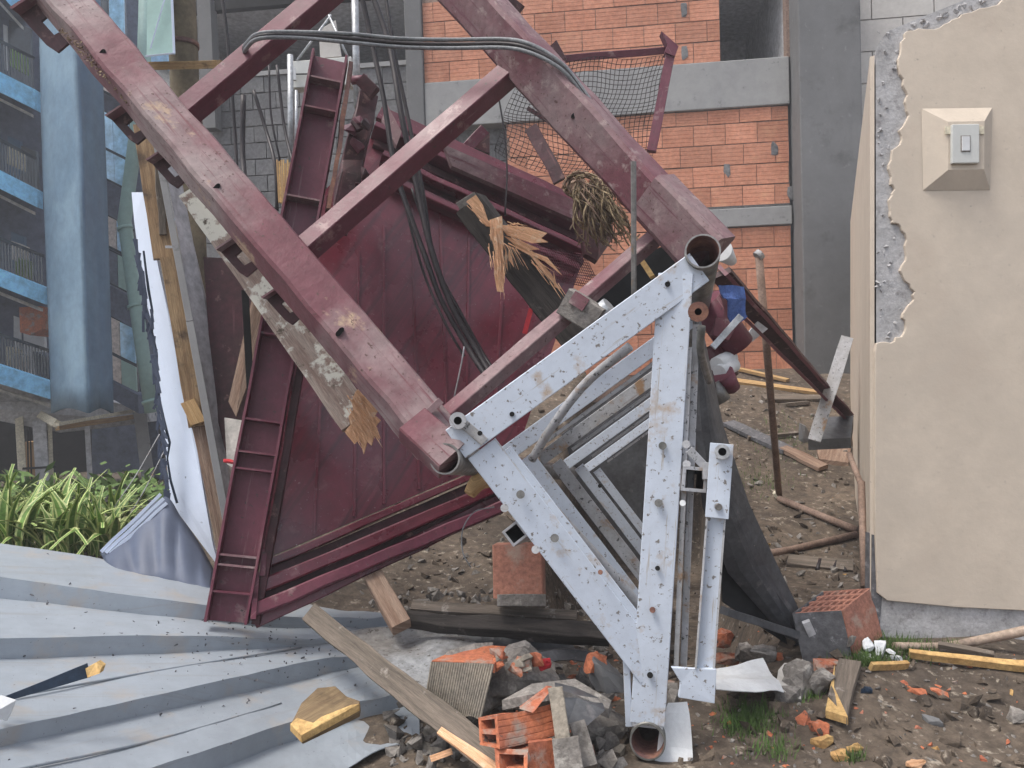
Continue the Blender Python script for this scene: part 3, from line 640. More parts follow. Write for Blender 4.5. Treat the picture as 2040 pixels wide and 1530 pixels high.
b = MB(); b.grid(fine[:half+1], smooth=False); b.build('ribbed_sheet', m_sheet, sh, solid=.003)
b = MB(); b.grid([[p for p in r_] for r_ in fine[half:]], smooth=False); b.build('ribbed_sheet', m_sheet, sh, solid=.003)
# thin ribs on the pans
for pr in (([(0, 1396), (300, 1342), (600, 1292)]), ([(0, 1545), (309, 1478), (560, 1405)])):
    pts = []
    for x, y in pr:
        hor = 753-.0305*x; j = int(np.argmin([abs(q-x) for q in xs_]))
        k = 4 if pr[0][1] < 1450 else 6
        y0 = np.interp(x, [p[0] for p in lines[k]], [p[1] for p in lines[k]]); c = cols_[j][k]; dd = (c-CAM).dot(F); h = dd*(y0-hor)/FPX
        pts.append(P(x, y, h*FPX/(y-hor))+Vector((0, 0, .006)))
    MB().tube(spl(pts, 8), .004, 6).build('stiffening_rib', m_sheet, sh)
# crumpled second sheet under the plank
def crump(corn, nx, ny, amp, seed, fr=6):
    a, b_, c, d = [Vector(q) for q in corn]; rows = []
    for j in range(ny+1):
        r_ = []
        for i in range(nx+1):
            u, v = i/nx, j/ny; p = (a.lerp(b_, u)).lerp(d.lerp(c, u), v)
            r_.append(p+noise.noise_vector(p*fr+Vector((seed, 0, 0)))*amp+Vector((0, 0, amp*.6*math.sin(v*ny*1.2+seed))))
        rows.append(r_)
    return MB().grid(rows, smooth=False)
tag(crump(PP((690, 1262, 3.0), (880, 1236, 3.1), (1010, 1330, 2.7), (840, 1390, 2.5)), 10, 8, .02, 3).build('crumpled_sheet', m_sheetd, solid=.004), 'crumpled muddy grey metal sheet behind the weathered plank', 'metal sheet')
tag(crump(PP((900, 1250, 3.0), (1130, 1255, 3.0), (1180, 1330, 2.75), (960, 1330, 2.75)), 10, 6, .03, 8).build('crumpled_sheet', m_darksheet, solid=.004), 'dark crumpled sheet lying behind the ridged mortar block', 'metal sheet')
# specks of mud on the sheets
mud = MB()
def on_sheet(x, y):
    j = int(np.argmin([abs(q-x) for q in xs_])); hor = 753-.0305*x
    for i in range(1, len(lines)):
        y0 = np.interp(x, [p[0] for p in lines[i-1]], [p[1] for p in lines[i-1]]); y1 = np.interp(x, [p[0] for p in lines[i]], [p[1] for p in lines[i]])
        if y0 <= y <= y1:
            t = (y-y0)/(y1-y0); c = cols_[j][i-1].lerp(cols_[j][i], t); return P(x, y, (c-CAM).dot(F))
    return None
for i in range(330):
    if i < 270:
        x = min(830, max(0, rr.gauss(540, 140))); y = rr.gauss(1285, 50)
    else: x = rr.uniform(0, 800); y = rr.uniform(1090, 1525)
    p = on_sheet(x, y)
    if p: mud.rock(p+Vector((0, 0, .004)), (rr.uniform(.004, .018), rr.uniform(.004, .014), .006), i, n=7)
kind(mud.build('mud_specks', m_base), 'stuff')

# ------------------------------------------------------------------ maroon wreckage: big panel
pan = thing('steel_bulkhead', 'large dark maroon steel panel with ribbed borders, tipped on its corner', 'steel panel', P(505, 1240, 2.87))
BLc, BRc, TRc, TLc = P(498, 1240, 2.87), P(1035, 945, 3.45), P(1190, 480, 3.95), P(735, 215, 3.9)
pn = (BRc-BLc).cross(TLc-BLc).normalized()
if pn.dot(CAM-BLc) < 0: pn = -pn
def onp(x, y, off=0):
    d = P(x, y, 1)-CAM; o = BLc+pn*off; return CAM+d*((o-CAM).dot(pn)/d.dot(pn))
nb = MB(); nb.prism([onp(*q) for q in ((512, 1120), (1030, 900), (1195, 420), (760, 250), (560, 480), (530, 800))], -pn*.02)
nb.build('panel_face', m_marp, pan)
# joints between the panel's sheets: narrow proud seams
for (x0, y0, x1, y1) in ((585, 700, 545, 1100), (650, 560, 625, 1065), (715, 500, 705, 1030), (765, 450, 765, 1005), (820, 410, 835, 975), (875, 390, 895, 950), (935, 420, 930, 780), (1000, 600, 980, 900)):
    MB().beam(onp(x0, y0, .004), onp(x1, y1, .004), .012, .008, ref=pn).build('seam', m_marp, pan)
# bottom border ribs
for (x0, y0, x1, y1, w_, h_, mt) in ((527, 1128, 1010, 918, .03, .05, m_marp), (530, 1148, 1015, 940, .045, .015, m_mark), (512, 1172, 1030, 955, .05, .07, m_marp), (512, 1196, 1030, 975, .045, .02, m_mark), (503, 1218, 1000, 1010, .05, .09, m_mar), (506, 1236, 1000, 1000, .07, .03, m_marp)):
    MB().beam(onp(x0, y0, h_/2), onp(x1, y1, h_/2), w_, h_, ref=pn, n=8, nz=.008, ch=.12).build('border_rib', mt, pan)
for (x, y) in ((530, 1120), (515, 1165), (512, 1205)): MB().beam(onp(x-4, y-22, .05), onp(x-8, y+30, .05), .02, .1, ref=pn).build('end_plate', m_mar, pan)
# top border ribs
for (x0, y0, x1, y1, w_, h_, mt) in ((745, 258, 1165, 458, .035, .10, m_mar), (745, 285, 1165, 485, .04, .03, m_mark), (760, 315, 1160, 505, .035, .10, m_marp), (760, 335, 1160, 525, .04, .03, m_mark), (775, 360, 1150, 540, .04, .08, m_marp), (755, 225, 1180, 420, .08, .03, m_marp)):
    MB().beam(onp(x0, y0, h_/2), onp(x1, y1, h_/2), w_, h_, ref=pn, n=8, nz=.008, ch=.12).build('border_rib', mt, pan)
MB().prism([onp(885, 288, .16), onp(1150, 402, .16), onp(1150, 440, .12), onp(900, 330, .12)], -pn*.03).build('scraped_flange', m_mard, pan)
MB().prism([onp(770, 205, .14), onp(800, 262, .14), onp(790, 290, .10), onp(760, 240, .1)], -pn*.03).build('torn_corner', m_mard, pan)
# second dark panel seen left of the channel
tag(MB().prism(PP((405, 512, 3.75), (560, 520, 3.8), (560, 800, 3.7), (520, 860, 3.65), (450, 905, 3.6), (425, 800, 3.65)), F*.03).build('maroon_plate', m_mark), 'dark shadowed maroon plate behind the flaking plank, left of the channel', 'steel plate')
tag(MB().beam(P(488, 580, 3.55), P(500, 800, 3.5), px(14, 3.5), .04).build('steel_post', m_dark), 'narrow black upright against the dark maroon plate', 'post')
tag(MB().prism(PP((510, 560, 3.66), (545, 620, 3.66), (470, 830, 3.58), (455, 800, 3.6)), F*.01).build('brown_board', m_rwood), 'dim brown board behind the narrow black upright', 'board')
tag(MB().prism(PP((447, 832, 3.58), (482, 838, 3.57), (470, 935, 3.54), (452, 925, 3.54)), F*.01).build('paper_scrap', m_pwhite), 'pale scrap between the metal profile and the maroon channel', 'scrap')
tag(MB().rock(P(458, 920, 3.3), (.05, .02, .05), 4).build('red_scrap', m_red), 'small bright red scrap at the left edge of the maroon channel', 'scrap')

# ------------------------------------------------------------------ long channel with stiffeners
ch = thing('maroon_channel', 'long maroon steel channel with cross stiffeners leaning in front of the maroon panel', 'steel channel', P(450, 1235, 2.8))
c0, c1 = P(452, 1240, 2.8), P(658, 112, 3.35)
cb = MB(); a_, v_, s_ = cb.channel(c0, c1, .155, .07, .010, roll=R(-8), n=14, nz=.004); cb.build('channel_body', m_mar, ch)
Lc = (c1-c0).length
for k in (.045, .085, .10, .235, .262, .315, .46, .62, .71, .885, .945):
    p = c0+a_*Lc*k; MB().beam(p-s_*.068, p+s_*.068, .008, .058, ref=v_).build('stiffener', m_mard if k > .6 or k in (.085, .1) else m_mar, ch)
# companion rail on its right, with a jagged edge
MB().beam(c0+s_*.105-v_*.03, c0+s_*.10+a_*Lc*.55-v_*.03, .03, .05, ref=v_, n=8, nz=.006).build('side_rail', m_mark, ch)
MB().beam(P(700, 130, 3.36), P(655, 420, 3.2), .018, .05, n=10, nz=.012).build('side_rail', m_rustm, ch)
# dark crushed post right of it
dp = thing('crushed_post', 'nearly black crushed steel post between the channel and the ribbed panel border', 'post', P(690, 430, 3.5))
MB().beam(P(735, 190, 3.6), P(672, 460, 3.4), px(40, 3.5), .08, n=8, nz=.03).build('post_body', m_mark, dp)
MB().beam(P(722, 160, 3.5), P(748, 185, 3.5), .06, .05, nz=.01).build('head_block', m_mark, dp)
MB().tube(PP((700, 160, 3.5), (732, 158, 3.5)), .02, 10).build('pin', m_mar, dp)
for i in range(8): MB().rock(P(712+rr.uniform(-15, 25), 300+rr.uniform(-60, 110), 3.45), (.06, .04, .07), 40+i).build('torn_lump', m_mar if i % 2 else m_mark, dp)

# ------------------------------------------------------------------ the lattice: big maroon beams
fr = thing('lattice_tower', 'dusty maroon lattice frame of thick box beams, bent over the wreckage', 'steel frame', P(880, 900, 2.45))
lp0, lp1 = P(88, -45, 2.95), P(872, 878, 2.43)
MB().beam(lp0, lp1, px(84, 2.85), .12, roll=R(-26), n=40, nz=.007, ch=.09, w1=px(92, 2.45)).build('left_chord', m_marr, fr)
rp0, rp1 = P(885, -60, 2.98), P(1402, 505, 2.55)
MB().beam(rp0, rp1, px(92, 2.9), .12, roll=R(24), n=20, nz=.006, ch=.12, w1=px(90, 2.5)).build('right_chord', m_mard, fr)
MB().beam(P(355, 238, 2.82), P(740, -85, 2.95), .085, .075, roll=R(47), n=8, nz=.002, ch=.05).build('cross_brace', m_mar, fr)
MB().beam(P(592, 512, 2.68), P(1030, 134, 2.88), .080, .070, roll=R(46), n=8, nz=.002, ch=.05).build('cross_brace', m_mar, fr)
MB().beam(P(888, 832, 2.5), P(1330, 452, 2.72), .045, .06, roll=R(38), n=8, nz=.002).build('cross_brace', m_mard, fr)
# shoe plates with weld collar
MB().beam(P(820, 852, 2.37), P(878, 798, 2.40), .022, .03, nz=.003, n=4).build('collar', m_mard, fr)
MB().beam(P(822, 846, 2.385), P(900, 918, 2.33), px(72, 2.35), .09, roll=R(-20), n=5, nz=.004).build('shoe', m_marr, fr)
MB().beam(P(1300, 385, 2.60), P(1420, 510, 2.5), px(98, 2.5), .12, roll=R(24), n=6, nz=.003, ch=.1).build('shoe', m_mard, fr)
# slotted holes as black discs, their inner shade put into colour
for (x, y, d, rt) in ((203, 106, 2.76, 0), (431, 374, 2.60, 0), (677, 661, 2.44, 0), (1145, 228, 2.68, 0)):
    c = P(x, y, d); a = (P(x+6, y-7, d)-c).normalized(); nn = (CAM-c).normalized(); b_ = a.cross(nn)
    e = MB(); n_ = 14; ring = [c+a*(math.cos(t)*.012+(.006 if math.cos(t) > 0 else -.006))+b_*math.sin(t)*.008 for t in [2*math.pi*i/n_ for i in range(n_)]]
    e.prism(ring, nn*-.03); e.build('slot_shade', m_hole, fr)
fl = MB()
for i in range(260):
    k = rr.random()**1.2; ed_ = (1-k)*8*rr.random(); x = 118+k*185; y = 62+k*200; o2 = abs(rr.gauss(0, 1))*(7+10*k)
    fl.rock(P(x+o2*.8, y-o2*.6, 2.86-.06*k-.075), (rr.uniform(.004, .018), .004, rr.uniform(.004, .012)), i, n=7, mi=rr.choice((0, 0, 1)))
kind(fl.build('rust_flakes', [m_pipe, m_rope], fr), 'stuff')
# clips along the lower edge of the left chord
for i, (x, y, d, s_) in enumerate(((92, 42, 2.9, 1.25), (258, 248, 2.84, .8), (338, 335, 2.8, .8), (476, 510, 2.7, .85), (567, 605, 2.63, .85))):
    def q(dx, dy, o=0): return P(x+dx*s_, y+dy*s_, d+.02)
    o = MB().prism([q(-45, -12), (q(-5, -38)), (q(16, -20)), (q(-8, 0)), (q(12, 22)), (q(30, 12)), (q(44, 28)), (q(18, 50)), (q(0, 38))], F*.012); o.build('clip', m_mark, fr, bev=.002)
    MB().prism([q(-45, -12), q(-5, -38), q(-2, -35), q(-41, -9)], -F*.05).build('clip_lip', m_mard, fr)
# bracket at the bar (crushed grey fitting) on thin brace
fit = thing('clamp', 'crushed grey and maroon clamp wrapped on the thin lattice brace', 'clamp', P(1170, 610, 2.58))
MB().beam(P(1128, 598, 2.58), P(1195, 640, 2.55), px(52, 2.6), .07, roll=R(12), nz=.008, n=4).build('clamp_body', m_rubble, fit)
MB().beam(P(1140, 592, 2.53), P(1168, 610, 2.52), .045, .01, nz=.005, n=2).build('scraped_patch', m_mard, fit)
MB().tube(PP((1170, 648, 2.6), (1215, 610, 2.56)), .035, 12).build('barrel', m_alu, fit)

# ------------------------------------------------------------------ white mast of triangular frames
MD = 2.33; VPX, VPY = 1338, 965
axd = (P(VPX, VPY, 1)-CAM)            # along the mast, per metre of depth
mast = thing('lattice_mast', 'white paint-flecked triangular lattice mast lying on the rubble, seen end on', 'mast', P(1290, 1480, 2.33))
def mbar(x0, y0, x1, y1, wpx, z0, mt, name, th=.022, parent=mast, roll=0, n=6):
    o = axd*z0
    return MB().beam(P(x0, y0, MD)+o, P(x1, y1, MD)+o, px(wpx, MD), th, roll=roll, n=n, nz=.0015, ch=.10).build(name, mt, parent)
offs = [0, .72, 1.5, 2.45, 3.6]
for i, z0 in enumerate(offs):
    mt = m_white if i in (0, 3) else m_whited if i == 2 else m_white
    wd_ = 68 if i == 0 else 42
    mbar(908, 884, 1392, 533, wd_, z0, mt, 'top_bar')
    mbar(958, 893, 1300, 1340, wd_, z0+.012, mt, 'left_bar')
    mbar(1346, 545, 1290, 1440, wd_, z0+.004, mt, 'right_bar')
    if i: mbar(1010, 850, 1345, 607, 10, z0+.03, m_whited, 'top_flange', th=.06)
    # folded inner lips
    mbar(1006, 893, 1318, 1300, 18, z0+.035, m_white, 'inner_lip', th=.05) if i == 0 else None
for (x, y, r_, nm) in ((1400, 500, 35, 'a'), (886, 914, 31, 'b'), (1290, 1478, 35, 'c')):
    c = P(x, y, MD-.03); e = c+axd*2.9
    tb_ = MB(); tb_.tube([c.lerp(e, k/6) for k in range(7)], px(r_, MD), 28, inner=px(r_-3.5, MD)); tb_.build('corner_tube', [m_steel, m_rustm], mast)
# right face side flange and inner profile
mbar(1374, 690, 1347, 1330, 10, .02, m_whited, 'side_flange', th=.05); mbar(1388, 640, 1362, 1340, 14, .05, m_whited, 'side_flange', th=.04)
mbar(1246, 1300, 1252, 1450, 14, .03, m_white, 'side_flange')
mbar(1292, 1385, 1290, 1448, 60, .002, m_whited, 'gusset', th=.015);
# bolts, and black discs for the shade inside holes
def bolt(x, y, r_, mt, name, d=MD-.017, z=.01, par=mast):
    c = P(x, y, d); nn = (CAM-c).normalized(); MB().tube([c-nn*.004, c+nn*z], px(r_, MD), 12).build(name, mt, par)
for (x, y, r_) in ((1330, 566, 5.5), (1020, 825, 5), (956, 863, 5), (1310, 1132, 5), (1295, 1345, 6), (1195, 968, 4)): bolt(x, y, r_, m_hole, 'bolt_hole_shade', z=.0025)
for (x, y, r_) in ((1320, 888, 8), (1312, 1002, 8), (1037, 985, 8.5), (1105, 1072, 8.5), (1300, 1215, 6), (1196, 1140, 5)): bolt(x, y, r_, m_rustm if y > 1100 else m_steel, 'bolt', z=.004)
# round diagonals between the frames
def tpx(pts): return spl(PP(*pts), 6)
MB().tube(tpx(((1060, 915, 3.0), (1100, 850, 2.9), (1165, 765, 2.8), (1255, 690, 2.7))), px(9, 2.9), 14).build('diagonal_tube', m_whited, mast)
MB().tube(tpx(((1015, 905, 2.7), (1100, 1010, 2.75), (1200, 1120, 2.8), (1290, 1225, 2.85))), px(9, 2.8), 14).build('diagonal_tube', m_whited, mast)

# ring eyelets, bores coloured black for their inner shade
def ring(x, y, r_, ri_, mt, name, d, par, zz=.02):
    c = P(x, y, d); nn = (CAM-c).normalized(); MB().tube([c+nn*zz, c-nn*zz], px(r_, d), 22, inner=px(ri_, d)).build(name, [mt, m_hole], par); MB().tube([c-nn*zz*.5, c-nn*zz*.6], px(ri_+.5, d), 14).build('eyelet_shade', m_hole, par)
ring(912, 838, 17, 8, m_whited, 'eyelet', 2.30, mast); ring(1391, 621, 20, 7, m_rustm, 'eyelet', 2.24, mast)
MB().beam(P(925, 845, 2.32), P(965, 880, 2.32), .03, .02).build('eyelet_arm', m_whited, mast)
MB().tube(tpx(((1412, 760, 2.45), (1396, 700, 2.32), (1398, 650, 2.28))), px(8, 2.3), 10).build('linkage', m_steel, mast)
# square stubs, hollow
def sq_tube(x, y, hw, rot, d, ln, mt, par):
    c = P(x, y, d); fr_ = [RV*math.cos(rot)+UV*math.sin(rot), -RV*math.sin(rot)+UV*math.cos(rot)]; h = px(hw, d); hi_ = h*.72; b = MB(); vs = []
    for (zz, H) in ((0, h), (ln, h), (ln, hi_), (0, hi_)):
        for (sx, sy) in ((-1, -1), (1, -1), (1, 1), (-1, 1)): vs.append(c+axd*zz+fr_[0]*sx*H+fr_[1]*sy*H)
    for r_ in range(4):
        for j in range(4):
            a = r_*4+j; b2 = r_*4+(j+1) % 4; n2 = ((r_+1) % 4)*4
            b.add([], [])
            b.f.append([a, b2, n2+(j+1) % 4, n2+j]); b.mi.append(0 if r_ != 2 else 1); b.sm.append(False)
    b.v = vs; return b.build('square_tube', [mt, m_hole], par, bev=.001)
sq_tube(1026, 1063, 19, R(38), 2.36, .7, m_whited, mast); sq_tube(1384, 955, 25, R(-5), 2.25, .7, m_whited, mast)
MB().beam(P(1405, 930, 2.26), P(1372, 895, 2.26), .025, .02).build('bracket_arm', m_whited, mast); MB().beam(P(1400, 938, 2.25), P(1422, 938, 2.25), .05, .02).build('bracket_arm', m_whited, mast)
for (x, y) in ((1367, 885), (1380, 905), (1368, 925), (1005, 1012), (1067, 1095)): bolt(x, y, 8, m_whited, 'nut', d=2.27, z=.015)
bolt(1360, 1002, 6, m_whitep, 'nut', d=2.27, z=.01)
# outrigger bar at the right of the mast
ob = thing('outrigger_bar', 'pale blue-white flat bar with bolted head plate, right of the mast', 'steel bar', P(1385, 1395, 2.2))
MB().beam(P(1438, 884, 2.2), P(1428, 1031, 2.2), px(45, 2.2), .02, ch=.05).build('head_plate', m_white, ob, bev=.002)
MB().beam(P(1426, 1020, 2.225), P(1404, 1372, 2.215), px(36, 2.2), .018, ch=.05, n=4, nz=.002).build('long_bar', m_white, ob)
for s_ in (-1, 1): MB().beam(P(1426+s_*18, 1034, 2.21), P(1404+s_*18, 1330, 2.205), px(4, 2.2), .022).build('flange', m_whited, ob)
MB().prism(PP((1338, 1330, 2.2), (1378, 1333, 2.2), (1428, 1333, 2.19), (1424, 1402, 2.19), (1352, 1390, 2.2), (1356, 1360, 2.2)), F*.015).build('foot_plate', m_white, ob, bev=.002)
ring(1439, 900, 15, 8, m_alu, 'bolt', 2.17, ob, .015); 
c = P(1430, 1009, 2.19); MB().tube([c, c-F*.012], px(7, 2.2), 12).build('bolt', m_steel, ob)
# white crumpled sheet below the mast end
tag(crump(PP((1330, 1392, 2.42), (1368, 1392, 2.42), (1390, 1545, 2.3), (1295, 1545, 2.3)), 5, 8, .015, 5, 8).build('bent_sheet', m_whitep, solid=.003), 'bright white bent sheet hanging under the mast end beside the open tube', 'metal sheet')

# ------------------------------------------------------------------ grey sheet right of the mast & its frame
gs = thing('grey_sheet', 'long dark grey bent metal sheet propped behind the mast on the right', 'metal sheet', P(1610, 1300, 3.2))
rows = []
for k in range(13):
    t = k/12
    lft = [(1382, 640), (1385, 860), (1400, 1010), (1450, 1140), (1590, 1300)]; rgt = [(1395, 640), (1440, 850), (1490, 1000), (1545, 1120), (1632, 1300)]
    def ip(L, t): q = t*(len(L)-1); i = min(int(q), len(L)-2); f_ = q-i; return (L[i][0]*(1-f_)+L[i+1][0]*f_, L[i][1]*(1-f_)+L[i+1][1]*f_)
    a, b_ = ip(lft, t), ip(rgt, t); d = 2.62+.45*t
    rows.append([P(a[0]+(b_[0]-a[0])*u, a[1]+(b_[1]-a[1])*u, d-.06*math.sin(u*3.14)+.05*u) for u in (0, .25, .5, .62, .75, 1)])
MB().grid(rows, smooth=False).build('upper_sheet', m_darksheet, gs, solid=.006)
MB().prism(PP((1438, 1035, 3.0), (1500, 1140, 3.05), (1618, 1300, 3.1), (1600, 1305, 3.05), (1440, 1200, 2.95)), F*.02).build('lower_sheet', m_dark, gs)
MB().beam(P(1440, 1035, 2.95), P(1625, 1302, 3.02), .022, .03, n=6, nz=.004).build('edge_fold', m_darksheet, gs)
MB().beam(P(1440, 1218, 2.85), P(1600, 1268, 2.95), .03, .05, n=5, nz=.01).build('bottom_rail', m_darksheet, gs)
MB().beam(P(1606, 1238, 2.9), P(1632, 1295, 2.92), .03, .02, n=2, nz=.004).build('end_tab', m_cham, gs)
tag(MB().prism(PP((1075, 900, 6.2), (1350, 680, 6.2), (1350, 1000, 6.2), (1320, 1180, 6.2), (1210, 1080, 6.2)), F*.02).build('inner_plate', m_darksheet), 'olive grey plate seen through the mast triangle behind the frames, widened to darken the gaps', 'steel plate')  # olive plate enlarged so the gaps between frames read dark

# ------------------------------------------------------------------ machinery behind the upper mast corner
mc = thing('hoist_motor', 'maroon and grey hoist motor parts jammed behind the upper mast corner', 'motor', P(1450, 780, 3.0))
MB().tube(PP((1405, 600, 3.0), (1470, 690, 3.05)), px(34, 3), 20).build('gear_housing', m_mar, mc)
MB().prism(PP((1432, 585, 2.95), (1482, 622, 2.95), (1452, 680, 2.95), (1420, 668, 2.95)), F*.06).build('cover_plate', m_mard, mc, bev=.004)
MB().beam(P(1420, 692, 2.85), P(1476, 630, 2.85), .025, .02).build('lever', m_alu, mc)
MB().tube(PP((1415, 690, 3.05), (1450, 755, 3.05)), px(24, 3), 16).build('shaft_housing', m_mark, mc)
MB().tube(PP((1428, 728, 2.98), (1456, 712, 3.04)), px(17, 3), 16).build('white_ring', m_whitep, mc)
MB().tube(PP((1433, 742, 2.96), (1462, 726, 3.02)), px(15, 3), 16).build('white_ring', m_whitep, mc)
MB().tube(PP((1440, 745, 2.95), (1462, 775, 2.98)), px(22, 3), 16, r1=px(14, 3)).build('end_cap', m_mar, mc)
MB().tube(PP((1418, 765, 2.95), (1440, 800, 2.95)), px(17, 3), 14).build('grey_cap', m_steel, mc)
MB().tube(tpx(((1400, 720, 2.9), (1418, 770, 2.9), (1412, 810, 2.9))), px(8, 3), 10).build('hose', m_blk, mc)
MB().tube(PP((1436, 498, 2.75), (1458, 520, 2.9)), px(22, 2.8), 16, r1=px(10, 2.8)).build('nozzle', m_whitep, mc)
tag(crump(PP((1432, 568, 2.9), (1482, 580, 2.95), (1492, 625, 2.95), (1462, 645, 2.95)), 8, 8, .02, 9, 14).build('blue_cloth', m_bluec, solid=.006), 'crumpled blue cloth wrapped behind the upper mast corner', 'cloth')
tag(MB().prism(PP((1468, 690, 3.6), (1510, 640, 3.6), (1530, 655, 3.6), (1500, 680, 3.6)), F*.02).build('steel_plate', m_cham), 'small dark grey plate hanging under the right maroon rail', 'steel plate')
rl = thing('maroon_rail', 'long maroon rail sloping down behind the motor to the beige wall', 'steel rail', P(1690, 830, 4.6))
MB().beam(P(1436, 545, 3.3), P(1690, 830, 4.6), .09, .03, roll=R(20), n=12, nz=.008, w1=.06).build('rail_web', m_mark, rl)
MB().beam(P(1440, 538, 3.28), P(1692, 820, 4.6), .018, .07, n=12, nz=.006).build('rail_flange', m_mar, rl)
MB().beam(P(1470, 620, 3.32), P(1688, 838, 4.58), .015, .05, n=12, nz=.006).build('rail_flange', m_mar, rl)

# ------------------------------------------------------------------ upper centre: frames, netting
nf = thing('net_frame', 'bent maroon corner frame carrying a black safety net, upper centre', 'steel frame', P(1300, 300, 5.2))
MB().beam(P(1125, 117, 5.2), P(1342, 99, 5.2), px(14, 5.2), .05, n=4, nz=.006).build('top_rail', m_mar, nf)
MB().beam(P(1338, 92, 5.15), P(1298, 302, 5.1), px(19, 5.2), .05, n=4, nz=.006).build('side_post', m_mar, nf)
MB().prism(PP((1318, 62, 5.1), (1352, 92, 5.1), (1345, 112, 5.1), (1325, 104, 5.1), (1330, 88, 5.1)), F*.08).build('corner_plate', m_mar, nf)
MB().beam(P(1098, 92, 5.1), P(1122, 122, 5.1), px(30, 5.1), .04, w1=px(16, 5)).build('hook_plate', m_mark, nf)
MB().beam(P(1225, 320, 5.1), P(1050, 215, 5.3), .03, .02, n=4, nz=.01).build('rear_strut', m_mark, nf)
MB().beam(P(1058, 255, 5.0), P(1115, 360, 4.9), px(26, 5), .03, n=4, nz=.01).build('rear_strut', m_mark, nf)
rows = []
NX, NY = 34, 24
for j in range(NY+1):
    r_ = []
    for i in range(NX+1):
        u, v = i/NX, j/NY
        tl, tr, br_, bl_ = (1040, 128), (1335, 112), (1290, 330), (985, 300)
        x = (tl[0]*(1-u)+tr[0]*u)*(1-v)+(bl_[0]*(1-u)+br_[0]*u)*v; y = (tl[1]*(1-u)+tr[1]*u)*(1-v)+(bl_[1]*(1-u)+br_[1]*u)*v
        y += 42*math.sin(u*3.1)*v+14*noise.noise(Vector((u*3, v*3, 0))); x += 14*noise.noise(Vector((u*3, v*3, 7)))
        r_.append(P(x, y, 5.15+.12*noise.noise(Vector((u*4, v*4, 3)))))
    rows.append(r_)
o = MB().grid(rows).build('safety_net', m_net); md = o.modifiers.new('wf', 'WIREFRAME'); md.thickness = .0065; md.use_even_offset = False
tag(o, 'sagging black safety net hung from the bent maroon corner frame', 'net')
tag(MB().beam(P(990, -20, 4.0), P(1038, 20, 4.0), .05, .05).build('steel_stub', m_mark), 'short maroon steel stub sticking out above the right lattice chord', 'steel stub')
tag(MB().beam(P(925, 300, 4.4), P(965, 258, 4.4), px(22, 4.4), .05).build('steel_stub', m_mar), 'short maroon steel stub below the right end of the middle brace', 'steel stub')
tag(MB().prism(PP((935, 290, 4.5), (975, 262, 4.5), (975, 305, 4.5)), F*.05).build('gusset_plate', m_mark), 'dark triangular plate beside the net and the ribbed panel', 'steel plate')
# grey cables over the lattice
for i, o_ in enumerate((0, 9, 17)):
    pts = [(478, 108+o_, 2.95), (492, 86+o_*.5, 2.78), (520, 66+o_*.6, 2.7), (600, 64+o_*.7, 2.72), (700, 68+o_, 2.75), (800, 77+o_, 2.78), (900, 79+o_, 2.78), (1000, 78+o_, 2.74), (1050, 86+o_, 2.7), (1100, 112+o_*.8, 2.68), (1140, 150+o_*.5, 2.68), (1190, 222+o_*.4, 2.7), (1215, 262+o_*.4, 2.85)]
    tag(MB().tube(spl(PP(*pts), 5), px(4.2, 2.75), 8).build('cable', m_gcab if i != 1 else m_blk), ['topmost', 'darker middle', 'lowest'][i]+' of three cables looped over the lattice frame near the top', 'cable', 'cables looped over the lattice frame')
# black hanging cables
cabs = [
 ([(440, -30, 4.0), (455, 100, 4.0), (470, 300, 4.0), (472, 420, 3.9)], 7, 'leftmost thin black cable hanging beside the olive pole'),
 ([(485, 190, 3.9), (483, 300, 3.9), (490, 390, 3.8)], 11, 'thick short black cable hanging under the upper brace'),
 ([(505, 180, 3.9), (530, 260, 3.9), (548, 330, 3.8), (552, 420, 3.8)], 7, 'black cable slanting left of the yellow sheaf'),
 ([(536, 130, 3.9), (540, 230, 3.9), (560, 330, 3.9)], 4, 'thin black line just above the yellow sheaf'),
 ([(552, 130, 3.9), (566, 250, 3.9), (585, 330, 3.8)], 6, 'black cable beside the galvanised conduit'),
 ([(716, -30, 3.2), (742, 90, 3.2), (765, 200, 3.15), (780, 300, 3.1), (800, 380, 3.05), (850, 520, 3.0), (880, 600, 3.0), (930, 690, 3.0), (975, 760, 2.9)], 8, 'left strand of the long black cables crossing the maroon panel'),
 ([(735, -30, 3.25), (775, 90, 3.2), (800, 230, 3.1), (832, 380, 3.05), (860, 500, 3.0), (900, 610, 3.0), (950, 700, 3.0), (985, 760, 2.9)], 9, 'thickest of the long black cables crossing the maroon panel'),
 ([(765, -30, 3.3), (785, 100, 3.25), (812, 230, 3.2), (842, 380, 3.1), (866, 520, 3.05), (915, 620, 3.05), (965, 710, 3.05), (1000, 760, 2.9)], 6, 'right strand of the long black cables crossing the maroon panel'),
 ([(800, 375, 3.15), (825, 480, 3.15), (850, 560, 3.15), (890, 650, 3.1), (925, 710, 3.1)], 4, 'thin black cable sagging left of the long bundle'),
 ([(820, 375, 3.2), (848, 460, 3.2), (868, 540, 3.2)], 4, 'short thin black cable inside the long bundle'),
 ([(992, 185, 3.6), (1004, 260, 3.6), (1010, 340, 3.6), (1006, 430, 3.6)], 3, 'thin black line hanging in front of the net'),
]
for pts, r_, lb in cabs:
    tag(MB().tube(spl(PP(*pts), 5), px(r_*.62, 3.3), 8).build('cable', m_blk), lb, 'cable', 'hanging black cables')
tag(MB().tube(spl(PP((905, 790, 2.9), (918, 730, 2.9), (925, 690, 2.9)), 4), .003, 6).build('wire', m_whited), 'thin pale wire before the maroon panel above the left mast corner', 'wire')
